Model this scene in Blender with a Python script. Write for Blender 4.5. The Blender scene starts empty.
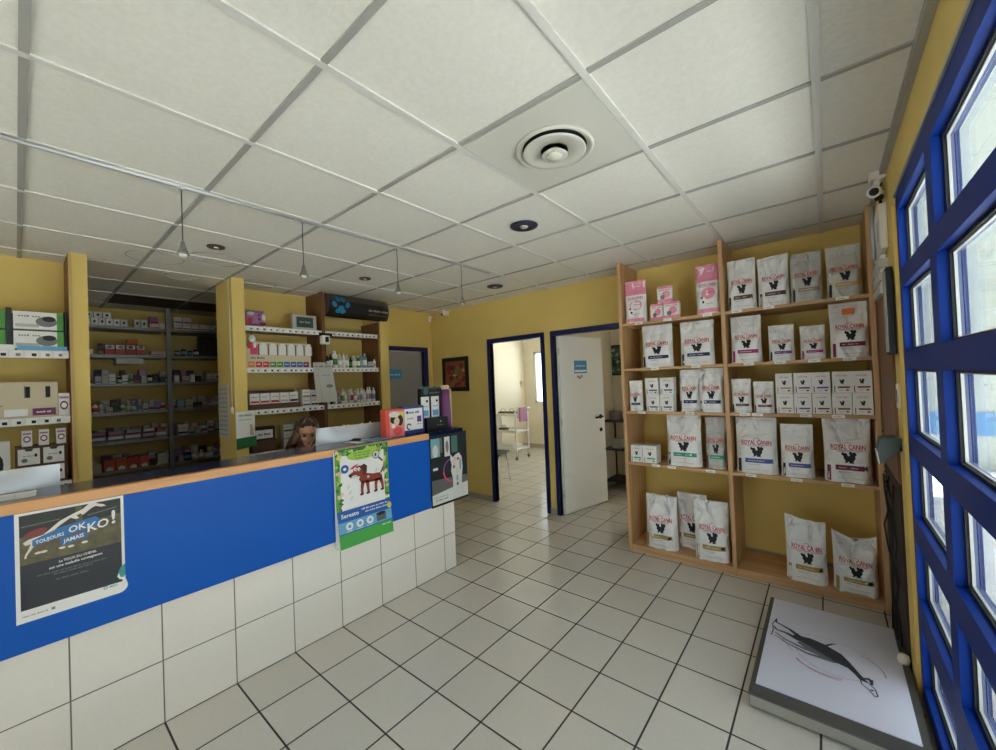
import bpy, bmesh, math, random
from mathutils import Vector, Matrix, noise
PI = math.pi
sc = bpy.context.scene
COL = sc.collection
CAMZ, ZC = 1.552, 2.575

# ------------------------------------------------------------------ materials
def srgb(r, g, b):
    f = lambda c: (c/255/12.92) if c/255 <= .04045 else ((c/255+.055)/1.055)**2.4
    return (f(r), f(g), f(b), 1)
MATS = {}
def mat(name, rgb, rough=.5, metal=0, var=0, scale=8, bump=0, spec=.5, stretch=None, emit=None):
    if name in MATS: return MATS[name]
    m = bpy.data.materials.new(name); m.use_nodes = True
    n = m.node_tree.nodes; l = m.node_tree.links; p = n['Principled BSDF']
    c = srgb(*rgb)
    p.inputs['Base Color'].default_value = c
    p.inputs['Roughness'].default_value = rough
    p.inputs['Metallic'].default_value = metal
    p.inputs['Specular IOR Level'].default_value = spec
    m.diffuse_color = c
    if var or bump:
        tc = n.new('ShaderNodeTexCoord'); mp = n.new('ShaderNodeMapping')
        if stretch: mp.inputs['Scale'].default_value = stretch
        nz = n.new('ShaderNodeTexNoise'); nz.inputs['Scale'].default_value = scale
        nz.inputs['Detail'].default_value = 5
        l.new(tc.outputs['Object'], mp.inputs['Vector']); l.new(mp.outputs['Vector'], nz.inputs['Vector'])
        if var:
            r = n.new('ShaderNodeMapRange'); r.inputs['To Min'].default_value = 1-var; r.inputs['To Max'].default_value = 1+var
            r.inputs['From Min'].default_value = .3; r.inputs['From Max'].default_value = .7
            l.new(nz.outputs['Fac'], r.inputs['Value'])
            mx = n.new('ShaderNodeVectorMath'); mx.operation = 'SCALE'; mx.inputs[0].default_value = c[:3]
            l.new(r.outputs['Result'], mx.inputs['Scale']); l.new(mx.outputs['Vector'], p.inputs['Base Color'])
        if bump:
            b = n.new('ShaderNodeBump'); b.inputs['Strength'].default_value = bump; b.inputs['Distance'].default_value = .01
            l.new(nz.outputs['Fac'], b.inputs['Height']); l.new(b.outputs['Normal'], p.inputs['Normal'])
    if emit:
        p.inputs['Emission Color'].default_value = c; p.inputs['Emission Strength'].default_value = emit
    MATS[name] = m
    return m

def tile_mat(name, rgb, grout, ax, size, off, gw, rough=.3, var=.04, grough=.8, fine=0.03):
    """square tiles laid on the two world axes ax=(i,j); off = where a joint lies"""
    m = bpy.data.materials.new(name); m.use_nodes = True
    n = m.node_tree.nodes; l = m.node_tree.links; p = n['Principled BSDF']
    geo = n.new('ShaderNodeNewGeometry'); sp = n.new('ShaderNodeSeparateXYZ'); l.new(geo.outputs['Position'], sp.inputs[0])
    def math_(op, a, b=None, c=None):
        k = n.new('ShaderNodeMath'); k.operation = op
        for i, v in enumerate((a, b, c)):
            if v is None: continue
            if isinstance(v, (int, float)): k.inputs[i].default_value = v
            else: l.new(v, k.inputs[i])
        return k.outputs[0]
    ds, cells = [], []
    for k in (0, 1):
        u = math_('DIVIDE', math_('SUBTRACT', sp.outputs[ax[k]], off[k]), size[k])
        fr = math_('FRACT', u); cells.append(math_('FLOOR', u))
        d = math_('MULTIPLY', math_('MINIMUM', fr, math_('SUBTRACT', 1.0, fr)), size[k]); ds.append(d)
    d = math_('MINIMUM', ds[0], ds[1])
    k = n.new('ShaderNodeMapRange'); k.inputs['From Min'].default_value = gw*.35; k.inputs['From Max'].default_value = gw*.65
    l.new(d, k.inputs['Value'])
    cb = n.new('ShaderNodeCombineXYZ'); l.new(cells[0], cb.inputs[0]); l.new(cells[1], cb.inputs[1])
    wn = n.new('ShaderNodeTexWhiteNoise'); wn.noise_dimensions = '2D'; l.new(cb.outputs[0], wn.inputs['Vector'])
    nz = n.new('ShaderNodeTexNoise'); nz.inputs['Scale'].default_value = 60; nz.inputs['Detail'].default_value = 4
    l.new(geo.outputs['Position'], nz.inputs['Vector'])
    nz2 = n.new('ShaderNodeTexNoise'); nz2.inputs['Scale'].default_value = 3; l.new(geo.outputs['Position'], nz2.inputs['Vector'])
    v = math_('ADD', math_('MULTIPLY', math_('SUBTRACT', wn.outputs['Value'], .5), var*2), 1.0)
    v = math_('ADD', v, math_('MULTIPLY', math_('SUBTRACT', nz.outputs['Fac'], .5), fine*4))
    v = math_('ADD', v, math_('MULTIPLY', math_('SUBTRACT', nz2.outputs['Fac'], .5), var*1.5))
    sc_ = n.new('ShaderNodeVectorMath'); sc_.operation = 'SCALE'; sc_.inputs[0].default_value = srgb(*rgb)[:3]; l.new(v, sc_.inputs['Scale'])
    mx = n.new('ShaderNodeMix'); mx.data_type = 'RGBA'
    l.new(k.outputs[0], mx.inputs['Factor']); mx.inputs['A'].default_value = srgb(*grout); l.new(sc_.outputs[0], mx.inputs['B'])
    l.new(mx.outputs['Result'], p.inputs['Base Color'])
    r = n.new('ShaderNodeMapRange'); r.inputs['To Min'].default_value = grough; r.inputs['To Max'].default_value = rough
    l.new(k.outputs[0], r.inputs['Value']); l.new(r.outputs[0], p.inputs['Roughness'])
    b = n.new('ShaderNodeBump'); b.inputs['Strength'].default_value = .4; b.inputs['Distance'].default_value = .002
    l.new(k.outputs[0], b.inputs['Height']); l.new(b.outputs[0], p.inputs['Normal'])
    MATS[name] = m
    return m

def wood_mat(name, rgb, rgb2, axis=2, rough=.45, s=1.0):
    m = bpy.data.materials.new(name); m.use_nodes = True
    n = m.node_tree.nodes; l = m.node_tree.links; p = n['Principled BSDF']
    tc = n.new('ShaderNodeTexCoord'); mp = n.new('ShaderNodeMapping')
    st = [26*s]*3; st[axis] = 1.6*s; mp.inputs['Scale'].default_value = st
    nz = n.new('ShaderNodeTexNoise'); nz.inputs['Scale'].default_value = 1.3; nz.inputs['Detail'].default_value = 7
    nz.inputs['Distortion'].default_value = .6
    l.new(tc.outputs['Object'], mp.inputs['Vector']); l.new(mp.outputs['Vector'], nz.inputs['Vector'])
    cr = n.new('ShaderNodeValToRGB'); cr.color_ramp.elements[0].position = .3; cr.color_ramp.elements[1].position = .7
    cr.color_ramp.elements[0].color = srgb(*rgb2); cr.color_ramp.elements[1].color = srgb(*rgb)
    l.new(nz.outputs['Fac'], cr.inputs['Fac']); l.new(cr.outputs['Color'], p.inputs['Base Color'])
    p.inputs['Roughness'].default_value = rough
    MATS[name] = m
    return m

def glass_mat(name, tint=(1, 1, 1)):
    m = bpy.data.materials.new(name); m.use_nodes = True
    n = m.node_tree.nodes; l = m.node_tree.links; n.clear()
    o = n.new('ShaderNodeOutputMaterial'); t = n.new('ShaderNodeBsdfTransparent'); t.inputs[0].default_value = (*tint, 1)
    g = n.new('ShaderNodeBsdfGlossy'); g.inputs['Roughness'].default_value = .02
    f = n.new('ShaderNodeFresnel'); gb = n.new('ShaderNodeNewGeometry'); io = n.new('ShaderNodeMapRange')
    io.inputs['To Min'].default_value = 1.38; io.inputs['To Max'].default_value = 1/1.38      # same reflectance on either face of the pane
    l.new(gb.outputs['Backfacing'], io.inputs['Value']); l.new(io.outputs['Result'], f.inputs['IOR'])
    mx = n.new('ShaderNodeMixShader'); l.new(f.outputs[0], mx.inputs[0]); l.new(t.outputs[0], mx.inputs[1]); l.new(g.outputs[0], mx.inputs[2])
    l.new(mx.outputs[0], o.inputs[0]); MATS[name] = m
    return m

def foil_mat(name, rgb, rough=.2):
    m = mat(name, rgb, rough, 0, .03, 7, .9, .6)
    for k in m.node_tree.nodes:
        if k.type == 'TEX_NOISE': k.inputs['Detail'].default_value = 1.5; k.inputs['Distortion'].default_value = 1.2; k.inputs['Scale'].default_value = 8.5
        if k.type == 'BUMP': k.inputs['Distance'].default_value = .035; k.inputs['Strength'].default_value = .9
    return m

# ------------------------------------------------------------------ mesh builder
class MB:
    def __init__(s): s.v = []; s.f = []; s.m = []; s.mats = []; s.sm = []
    def mi(s, m):
        if m not in s.mats: s.mats.append(m)
        return s.mats.index(m)
    def add(s, vs, fs, m, M=None, smooth=False):
        b = len(s.v); k = s.mi(m)
        for p in vs:
            p = Vector(p)
            s.v.append(tuple(M @ p) if M is not None else tuple(p))
        for f in fs: s.f.append([b+i for i in f]); s.m.append(k); s.sm.append(smooth)
        return s
    def box(s, x0, x1, y0, y1, z0, z1, m, M=None, bev=0):
        if bev <= 0:
            vs = [(x0,y0,z0),(x1,y0,z0),(x1,y1,z0),(x0,y1,z0),(x0,y0,z1),(x1,y0,z1),(x1,y1,z1),(x0,y1,z1)]
            fs = [(0,3,2,1),(4,5,6,7),(0,1,5,4),(1,2,6,5),(2,3,7,6),(3,0,4,7)]
            return s.add(vs, fs, m, M)
        bm = bmesh.new(); bmesh.ops.create_cube(bm, size=1)
        for v in bm.verts: v.co = Vector(((x0+x1)/2+v.co.x*(x1-x0), (y0+y1)/2+v.co.y*(y1-y0), (z0+z1)/2+v.co.z*(z1-z0)))
        bmesh.ops.bevel(bm, geom=bm.edges[:], offset=bev, segments=2, affect='EDGES', profile=.5)
        s.bm(bm, m, M); return s
    def bm(s, bm, m, M=None, smooth=False):
        bm.verts.ensure_lookup_table(); bm.verts.index_update()
        s.add([v.co[:] for v in bm.verts], [[v.index for v in f.verts] for f in bm.faces], m, M, smooth); bm.free(); return s
    def lathe(s, prof, m, n=20, M=None, cx=0, cy=0, smooth=True):
        vs = []; fs = []
        for r, z in prof:
            for k in range(n):
                a = 2*PI*k/n; vs.append((cx+r*math.cos(a), cy+r*math.sin(a), z))
        for i in range(len(prof)-1):
            for k in range(n):
                k2 = (k+1) % n; fs.append((i*n+k, i*n+k2, (i+1)*n+k2, (i+1)*n+k))
        fs.append(list(range(n))[::-1]); fs.append([(len(prof)-1)*n+k for k in range(n)])
        return s.add(vs, fs, m, M, smooth)
    def tube(s, pts, r, m, n=8, M=None):
        pts = [Vector(p) for p in pts]; vs = []; fs = []
        for i, p in enumerate(pts):
            d = (pts[min(i+1, len(pts)-1)]-pts[max(i-1, 0)]).normalized()
            a = Vector((0,0,1)) if abs(d.z) < .9 else Vector((1,0,0))
            u = d.cross(a).normalized(); w = d.cross(u)
            rr = r[i] if isinstance(r, (list, tuple)) else r
            for k in range(n):
                t = 2*PI*k/n; vs.append(p+u*(rr*math.cos(t))+w*(rr*math.sin(t)))
        for i in range(len(pts)-1):
            for k in range(n):
                k2 = (k+1) % n; fs.append((i*n+k, i*n+k2, (i+1)*n+k2, (i+1)*n+k))
        fs.append(list(range(n))[::-1]); fs.append([(len(pts)-1)*n+k for k in range(n)])
        return s.add(vs, fs, m, M, True)
    def prism(s, poly, t0, t1, m, fn, M=None):
        """poly in 2D; fn(a,b,t) -> xyz"""
        n = len(poly); vs = [fn(a, b, t0) for a, b in poly]+[fn(a, b, t1) for a, b in poly]
        fs = [list(range(n))[::-1], [n+i for i in range(n)]]+[(i, (i+1) % n, n+(i+1) % n, n+i) for i in range(n)]
        return s.add(vs, fs, m, M)
    def build(s, name, parent=None, loc=None, rz=None):
        me = bpy.data.meshes.new(name); me.from_pydata([tuple(p) for p in s.v], [], s.f)
        for m in s.mats: me.materials.append(m)
        me.polygons.foreach_set('material_index', s.m); me.polygons.foreach_set('use_smooth', s.sm)
        me.update()
        bm = bmesh.new(); bm.from_mesh(me); 
        if s.fixn: bmesh.ops.recalc_face_normals(bm, faces=bm.faces)
        bm.to_mesh(me); bm.free()
        o = bpy.data.objects.new(name, me); COL.objects.link(o)
        if parent: o.parent = parent
        if loc: o.location = loc
        if rz is not None: o.rotation_euler.z = rz
        return o
    fixn = True

def tag(o, label, cat, group=None, kind=None):
    if label: o['label'] = label
    if cat: o['category'] = cat
    if group: o['group'] = group
    if kind: o['kind'] = kind
    return o
def thing(name, label, cat, loc=(0,0,0), rz=0, group=None):
    o = bpy.data.objects.new(name, None); COL.objects.link(o); o.empty_display_size = .05
    o.location = loc; o.rotation_euler.z = rz
    return tag(o, label, cat, group)
def struct(name, mb, parent=None):
    o = mb.build(name, parent)
    if not parent: o['kind'] = 'structure'
    return o
def dup(root, loc, label=None, rz=None):
    r = root.copy(); COL.objects.link(r); r.location = loc
    if rz is not None: r.rotation_euler.z = rz
    if label: r['label'] = label
    for ch in list(root.children):
        c = ch.copy(); COL.objects.link(c); c.parent = r
        for g in ch.children:
            d = g.copy(); COL.objects.link(d); d.parent = c
    return r

# ------------------------------------------------------------------ lettering
TXT = {}
def text2d(s):
    """glyph mesh of s as (verts2d, faces, aspect) with width 1, centred on 0, baseline 0"""
    if s in TXT: return TXT[s]
    cu = bpy.data.curves.new('lettering', 'FONT'); cu.body = s; cu.size = 1; cu.resolution_u = 2; cu.offset = .02
    ob = bpy.data.objects.new('lettering', cu); COL.objects.link(ob)
    dg = bpy.context.evaluated_depsgraph_get(); dg.update()
    me = bpy.data.meshes.new_from_object(ob.evaluated_get(dg))
    vs = [(v.co.x, v.co.y) for v in me.vertices]; fs = [list(p.vertices) for p in me.polygons]
    bpy.data.objects.remove(ob); bpy.data.curves.remove(cu); bpy.data.meshes.remove(me)
    x0 = min(v[0] for v in vs); x1 = max(v[0] for v in vs); w = x1-x0
    h = max(v[1] for v in vs)/w
    TXT[s] = ([((x-x0)/w-.5, y/w) for x, y in vs], fs, h)
    return TXT[s]
def put_text(mb, s, cx, base, width, m, fn, height=None, lift=.0008, slope=0):
    vs, fs, h = text2d(s); ky = (height/(h*width)) if height else 1
    mb.add([fn(cx+x*width, base+y*width*ky+slope*x*width, lift) for x, y in vs], fs, m)
def put_poly(mb, poly, m, fn, lift=.0006):
    mb.add([fn(a, b, lift) for a, b in poly], [list(range(len(poly)))], m)
def put_rect(mb, a0, a1, b0, b1, m, fn, lift=.0006, n=1):
    for k in range(n):
        p = a0+(a1-a0)*k/n; q = a0+(a1-a0)*(k+1)/n
        put_poly(mb, [(p,b0),(q,b0),(q,b1),(p,b1)], m, fn, lift)
def put_disc(mb, ca, cb, ra, rb, m, fn, lift=.0006, n=18, rot=0):
    put_poly(mb, [(ca+ra*math.cos(2*PI*k/n)*math.cos(rot)-rb*math.sin(2*PI*k/n)*math.sin(rot),
                   cb+ra*math.cos(2*PI*k/n)*math.sin(rot)+rb*math.sin(2*PI*k/n)*math.cos(rot)) for k in range(n)], m, fn, lift)
def put_blob(mb, ca, cb, ra, rb, m, fn, lift=.0006, rot=0, n=9):
    """an ellipse in thin slices, so that it follows a strongly curved surface"""
    for k in range(n):
        t0, t1 = -1+2*k/n, -1+2*(k+1)/n; q = []
        for t, s in ((t0, -1), (t0, 1), (t1, 1), (t1, -1)):
            a, b = s*ra*math.sqrt(max(0, 1-t*t)), t*rb
            q.append((ca+a*math.cos(rot)-b*math.sin(rot), cb+a*math.sin(rot)+b*math.cos(rot)))
        put_poly(mb, q, m, fn, lift)
def put_ring(mb, ca, cb, r0, r1, m, fn, lift=.0007, n=24, a0=0, a1=2*PI, sy=1):
    for k in range(n):
        t = a0+(a1-a0)*k/n; u = a0+(a1-a0)*(k+1)/n
        put_poly(mb, [(ca+r0*math.cos(t), cb+sy*r0*math.sin(t)), (ca+r1*math.cos(t), cb+sy*r1*math.sin(t)),
                      (ca+r1*math.cos(u), cb+sy*r1*math.sin(u)), (ca+r0*math.cos(u), cb+sy*r0*math.sin(u))], m, fn, lift)
def put_stroke(mb, pts, w, m, fn, lift=.0007):
    for i in range(len(pts)-1):
        (a, b), (c, d) = pts[i], pts[i+1]; L = math.hypot(c-a, d-b) or 1
        wa = w[i] if isinstance(w, (list, tuple)) else w; wb = w[i+1] if isinstance(w, (list, tuple)) else w
        nx, ny = -(d-b)/L, (c-a)/L
        put_poly(mb, [(a+nx*wa/2, b+ny*wa/2), (a-nx*wa/2, b-ny*wa/2), (c-nx*wb/2, d-ny*wb/2), (c+nx*wb/2, d+ny*wb/2)], m, fn, lift)
def scribble(mb, cx, base, width, h, m, fn, seed=0, lift=.0008):
    """small print too fine to read in the photo: word-like runs of tiny strokes"""
    r = random.Random(seed); a = cx-width/2
    while a < cx+width/2-h*.5:
        n = r.randint(3, 8)
        for _ in range(n):
            if a > cx+width/2-h*.4: break
            hh = h*(1 if r.random() < .25 else .7)
            put_rect(mb, a, a+h*.38, base, base+hh, m, fn, lift); a += h*.55
        a += h*.5

# ------------------------------------------------------------------ palette
M_yellow = mat('yellow wall paint', (222,194,112), .75, var=.05, scale=2.2)
M_cream = mat('cream wall paint', (226,218,200), .8, var=.03, scale=2)
M_white = mat('white paint', (232,232,228), .5)
M_grey_door = mat('grey door paint', (150,148,146), .55, var=.03)
M_navy = mat('navy door frame paint', (16,24,84), .35)
M_winblue = mat('blue window frame paint', (8,44,122), .45, spec=.12)
M_black = mat('black rubber', (18,18,20), .6)
M_alu = mat('brushed aluminium', (196,198,200), .35, .6)
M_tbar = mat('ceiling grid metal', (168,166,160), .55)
M_tbar_lit = mat('window lit ceiling bar metal', (222,220,213), .45)  # same bars; window light on their edges put into this whiter colour
M_ceil = mat('mineral fibre ceiling tile', (236,233,222), .95, var=.035, scale=55, bump=.15)
M_brown = mat('bare brown ceiling board', (92,74,56), .9, var=.1, scale=5)
M_floor = tile_mat('grey beige floor tiles', (206,201,191), (52,48,46), (0,1), (.3,.3), (-2.479,.426), .0085, .22, .035)
M_ctile = tile_mat('white counter tiles', (228,224,216), (104,100,94), (1,2), (.3,.29), (.426,0.0), .005, .2, .012, fine=.02)
M_base = mat('beige skirting tile', (170,160,142), .4, var=.05)
M_blue = mat('blue laminate', (12,90,188), .42, var=.02, scale=3, spec=.22)
M_darktop = mat('dark blue glossy laminate', (18,32,74), .16, spec=.35)
M_edge = wood_mat('orange beech edging', (228,172,112), (206,146,88), 1, .4)
M_beech = wood_mat('beech shelf board', (206,166,120), (180,138,94), 2, .45)
M_beechx = wood_mat('beech shelf board lying', (206,166,120), (180,138,94), 0, .45)
M_dwood = wood_mat('dark brown wood', (128,86,50), (104,66,36), 2, .5)
M_dwoody = wood_mat('brown shelf board', (150,112,74), (126,90,56), 1, .5)
M_wplate = mat('white plastic', (222,222,218), .4)
M_offw = mat('off white plastic', (200,198,190), .45)
M_steel = mat('grey steel shelving', (136,136,134), .45, .4)
M_paper = mat('white paper', (238,238,236), .7)
M_tag = mat('price tag paper', (236,232,220), .6)
M_ink = mat('black ink', (22,22,24), .6)
M_grey = mat('mid grey ink', (120,120,120), .6)
M_red = mat('red brand ink', (196,24,40), .5)
M_glass = glass_mat('window glass', (.94,.97,.96))
SKY, EXPO, SUN = 4, -0.06, 50
NWIN, FW0, FW1 = 4, -2.9, -1.3
# ------------------------------------------------------------------ the setting
def B(*a, m): return MB().box(*a, m)
struct('floor', MB().box(-7.2, .45, -2.8, 7.7, -.08, 0, M_floor))
c = MB()
# ceiling board left with one row of bare brown boards in the storeroom
c.box(-7.2, .45, -2.8, 7.7, ZC, ZC+.1, M_ceil)
c.box(-5.975, -5.395, .642, 1.822, ZC-.006, ZC, M_brown)
struct('ceiling', c)
g = MB()
for i in range(-9, 4):
    x = -1.787+.6*i
    if x < .28: g.box(x-.013, x+.013, -2.6, 7.5, ZC-.007, ZC, M_tbar_lit)
struct('trim_1', g)
g = MB()
for j in range(-4, 13):
    y = .03+.6*j
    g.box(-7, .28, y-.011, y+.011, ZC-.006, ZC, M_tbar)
struct('trim_2', g)
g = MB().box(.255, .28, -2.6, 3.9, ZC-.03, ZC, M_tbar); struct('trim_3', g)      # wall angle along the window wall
# back wall with its two doorways
DH = 2.04
w = MB()
def ywall(mb, y0, y1, x0, x1, holes, m, z1=ZC):
    xs = x0
    for a, b, h in sorted(holes):
        mb.box(xs, a, y0, y1, 0, z1, m); mb.box(a, b, y0, y1, h, z1, m); xs = b
    mb.box(xs, x1, y0, y1, 0, z1, m)
ywall(w, 3.90, 3.94, -4.57, .43, [(-3.33, -2.55, DH), (-2.37, -1.55, DH)], M_yellow)
struct('wall_back', w)
w = MB()
ywall(w, 3.94, 3.955, -5.6, .43, [(-3.33, -2.55, DH), (-2.37, -1.55, DH)], M_cream)
w.box(-2.49, -2.43, 3.955, 7.5, 0, ZC, M_cream)                     # partition between the two rooms
w.box(-5.5, -5.4, 3.955, 7.5, 0, ZC, M_cream)
w.box(.33, .43, 3.955, 5.6, 0, ZC, M_cream)
struct('wall_rooms', w)
# far wall of the left room, with a window widened out of sight to brighten the room
WX0, WX1, WZ0, WZ1 = -5.13, -2.7, 1.0, 2.17
w = MB()
w.box(-5.6, WX0, 7.5, 7.62, 0, ZC, M_cream); w.box(WX1, -2.43, 7.5, 7.62, 0, ZC, M_cream)
w.box(WX0, WX1, 7.5, 7.62, 0, WZ0, M_cream); w.box(WX0, WX1, 7.5, 7.62, WZ1, ZC, M_cream)
ywall(w, 5.6, 5.7, -2.43, .43, [(-1.2, -.7, 2.1)], M_cream)  # unseen opening added to let daylight into the right-hand room
struct('wall_far', w)
def room_window(name, x0, x1, y, z0, z1, mid=True):
    f = MB()
    for a, b, c_, d in ((x0, x1, z0, z0+.05), (x0, x1, z1-.05, z1), (x0, x0+.05, z0, z1), (x1-.05, x1, z0, z1)):
        f.box(a, b, y, y+.06, c_, d, M_white)
    if mid: f.box((x0+x1)/2-.02, (x0+x1)/2+.02, y, y+.06, z0, z1, M_white)
    o = struct(name, f)
    MB().box(x0+.04, x1-.04, y+.025, y+.031, z0+.04, z1-.04, M_glass).build('pane', o)
    return o
room_window('window_7', WX0, WX1, 7.52, WZ0, WZ1, False)
# door frames, blue, full wall depth
def frame(name, x0, x1):
    f = MB()
    f.box(x0-.045, x0+.0, 3.888, 3.965, 0, DH+.05, M_navy); f.box(x1-.0, x1+.05, 3.888, 3.965, 0, DH+.05, M_navy)
    f.box(x0, x1, 3.888, 3.965, DH-.005, DH+.05, M_navy)
    f.box(x1-.012, x1, 3.935, 3.95, 0, DH-.005, M_navy)
    return struct(name, f)
frame('door_1', -3.33, -2.55)
d2 = frame('door_2', -2.37, -1.55)
# open white leaf
L = MB(); L.box(0, .76, -.02, .02, .01, 2.03, M_white)
leaf = L.build('door_leaf', d2, (-2.345, 3.93, 0), math.radians(77))
h = MB(); h.lathe([(.026, -.028), (.026, .028)], M_black, 18, Matrix.Translation((.68, 0, 1.06)) @ Matrix.Rotation(PI/2, 4, 'X')); h.lathe([(.024, -.028), (.024, .028)], M_black, 16, Matrix.Translation((.68, 0, .90)) @ Matrix.Rotation(PI/2, 4, 'X'))
for s in (-1, 1): h.tube([(.68, s*.02, 1.06), (.68, s*.055, 1.06), (.60, s*.058, 1.06), (.555, s*.055, 1.055)], .012, M_black)
h.build('door_handle', leaf)
h = MB()
for z in (.25, 1.05, 1.85): h.lathe([(.009, z-.04), (.009, z+.04)], M_alu, 10, cx=-.01, cy=-.022)
h.build('hinge', leaf)
M_plq = mat('blue plaque', (64,146,196), .5)
h = MB(); fn = lambda a, b, t: (a, -.0215-t, b)
h.box(.24, .46, -.023, -.0205, 1.60, 1.75, M_plq); put_rect(h, .25, .45, 1.615, 1.64, M_paper, fn, .0025)
scribble(h, .35, 1.68, .17, .018, M_paper, fn, 3, .0025)
for k, (a, b) in enumerate(((.30, 1.56), (.33, 1.545), (.36, 1.565))): put_disc(h, a, b, .018, .014, M_grey, fn, .001)
h.build('door_sign', leaf)
# left wall: shelf niches, posts, doorway
XL = -4.45
w = MB()
w.box(-4.57, -4.42, -2.6, .25, 0, ZC, M_yellow)
w.box(-4.57, XL, 1.34, 2.96, 0, ZC, M_yellow); w.box(-4.57, XL, 3.72, 3.9, 0, ZC, M_yellow); w.box(-4.57, XL, 2.96, 3.72, DH-.02, ZC, M_yellow)
w.box(-4.50, -4.06, .252, .340, 0, ZC, M_yellow)                   # narrow post left of the storeroom opening
w.box(-4.50, -4.06, 1.238, 1.338, 0, ZC, M_yellow)                 # post right of it
w.box(-4.45, -4.08, 2.775, 2.885, 0, ZC, M_yellow)                 # post closing the second niche
struct('wall_left', w)
M_trimy = mat('tan post edging', (196,164,104), .6)
w = MB()
w.box(-4.062, -4.052, .246, .262, 0, ZC-.01, M_trimy); w.box(-4.42, -4.062, .244, .252, 0, ZC-.01, M_dwood)
struct('trim_4', w)
w = MB()
w.box(-6.5, -6.38, -.8, 2.6, 0, ZC, M_yellow); w.box(-6.38, -4.57, -.9, -.8, 0, ZC, M_yellow); w.box(-6.38, -4.57, 2.5, 2.6, 0, ZC, M_yellow)
w.box(-4.70, -4.57, -.8, .252, 0, ZC, M_yellow); w.box(-4.70, -4.57, 1.34, 2.5, 0, ZC, M_yellow)
struct('wall_storeroom', w)
# closed grey door in the left wall
f = MB()
f.box(-4.57, -4.43, 2.91, 2.96, 0, DH+.03, M_navy); f.box(-4.57, -4.43, 3.72, 3.80, 0, DH+.03, M_navy); f.box(-4.57, -4.43, 2.96, 3.72, DH-.03, DH+.03, M_navy)
d3 = struct('door_3', f)
MB().box(-4.51, -4.475, 2.965, 3.715, .01, DH-.035, M_grey_door).build('door_leaf', d3)
fn = lambda a, b, t: (-4.474+t, a, b)
h = MB(); h.box(-4.475, -4.472, 3.13, 3.36, 1.63, 1.76, M_plq); scribble(h, 3.245, 1.68, .18, .02, M_paper, fn, 5, .003)
h.build('door_sign', d3)
h = MB(); h.box(-4.475, -4.467, 3.02, 3.05, 1.0, 1.14, M_black); h.tube([(-4.47, 3.035, 1.08), (-4.43, 3.035, 1.08), (-4.428, 3.14, 1.075)], .008, M_black)
h.build('door_handle', d3)
# front wall behind the camera
w = MB()
ywall(w, -2.72, -2.6, -4.57, .43, [(FW0, FW1, 2.3)], M_yellow); struct('wall_front', w)
room_window('window_8', FW0, FW1, -2.69, .02, 2.3)
# skirting
b = MB()
for x0, x1 in ((XL, -3.38), (-2.50, -2.42), (-1.495, .28)): b.box(x0, x1, 3.888, 3.9, 0, .07, M_base)
struct('baseboard_back', b)
b = MB(); b.box(XL, XL+.012, 3.80, 3.888, 0, .07, M_base); struct('baseboard_left', b)
b = MB(); b.box(-2.43, -2.418, 4.05, 5.6, 0, .07, M_base); b.box(-5.4, -2.49, 7.485, 7.5, 0, .09, M_base); b.box(-5.4, -5.385, 3.96, 7.485, 0, .09, M_base); struct('baseboard_rooms', b)

# window wall on the right
XR = .28; Y1 = 2.62; NM = NWIN; PIT = .73; YE = Y1-.05-NM*PIT+.04
w = MB()
w.box(XR, .345, Y1, 3.9, 0, ZC, M_yellow); w.box(XR, .345, -2.6, Y1, 2.335, ZC, M_yellow)
w.box(XR, .345, -2.6, YE-.05, 0, 2.335, M_yellow); w.box(XR, .43, YE-.05, Y1, -.05, .03, M_base)
w.box(XR-.012, XR, 2.645, 2.80, 0, 2.30, M_yellow)
struct('wall_right', w)
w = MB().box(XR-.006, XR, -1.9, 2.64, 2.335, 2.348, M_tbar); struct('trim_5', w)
RZ = [(.03,.105),(.365,.49),(.755,.86),(1.145,1.235),(1.53,1.615),(1.90,1.98),(2.26,2.335)]
M_bead = mat('grey glazing bead', (190,192,190), .35, .3)
for k in range(NM):
    ya = Y1-.05-k*PIT-.0           # far side of the module
    yb = ya-.63 if k else 1.94     # near side of the glass
    top = Y1 if k == 0 else ya+.05
    f = MB()
    D = .062
    f.box(XR, XR+D, ya, top if k == 0 else ya+.052, .03, 2.335, M_winblue)
    f.box(XR, XR+D, ya-.63-.048, ya-.63, .03, 2.335, M_winblue)
    for z0, z1 in RZ: f.box(XR, XR+D, ya-.63, ya, z0, z1, M_winblue)
    o = struct('window_%d' % (k+1), f)
    gk = MB(); bd = MB(); pn = MB()
    for (q0, z0), (z1, q1) in zip(RZ[:-1], RZ[1:]):
        for mb, x0, x1, t in ((gk, XR+.026, XR+.034, .010), (bd, XR+.034, XR+.041, .014)):
            mt = M_black if mb is gk else M_bead
            a, b_ = ya-.63, ya
            mb.box(x0, x1, b_-t, b_, z0, z1, mt); mb.box(x0, x1, a, a+t, z0, z1, mt)
            mb.box(x0, x1, a+t, b_-t, z0, z0+t, mt); mb.box(x0, x1, a+t, b_-t, z1-t, z1, mt)
        pn.box(XR+.041, XR+.047, ya-.63, ya, z0, z1, M_glass)
    gk.build('gasket', o); bd.build('glazing_bead', o); pn.build('pane', o)

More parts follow.
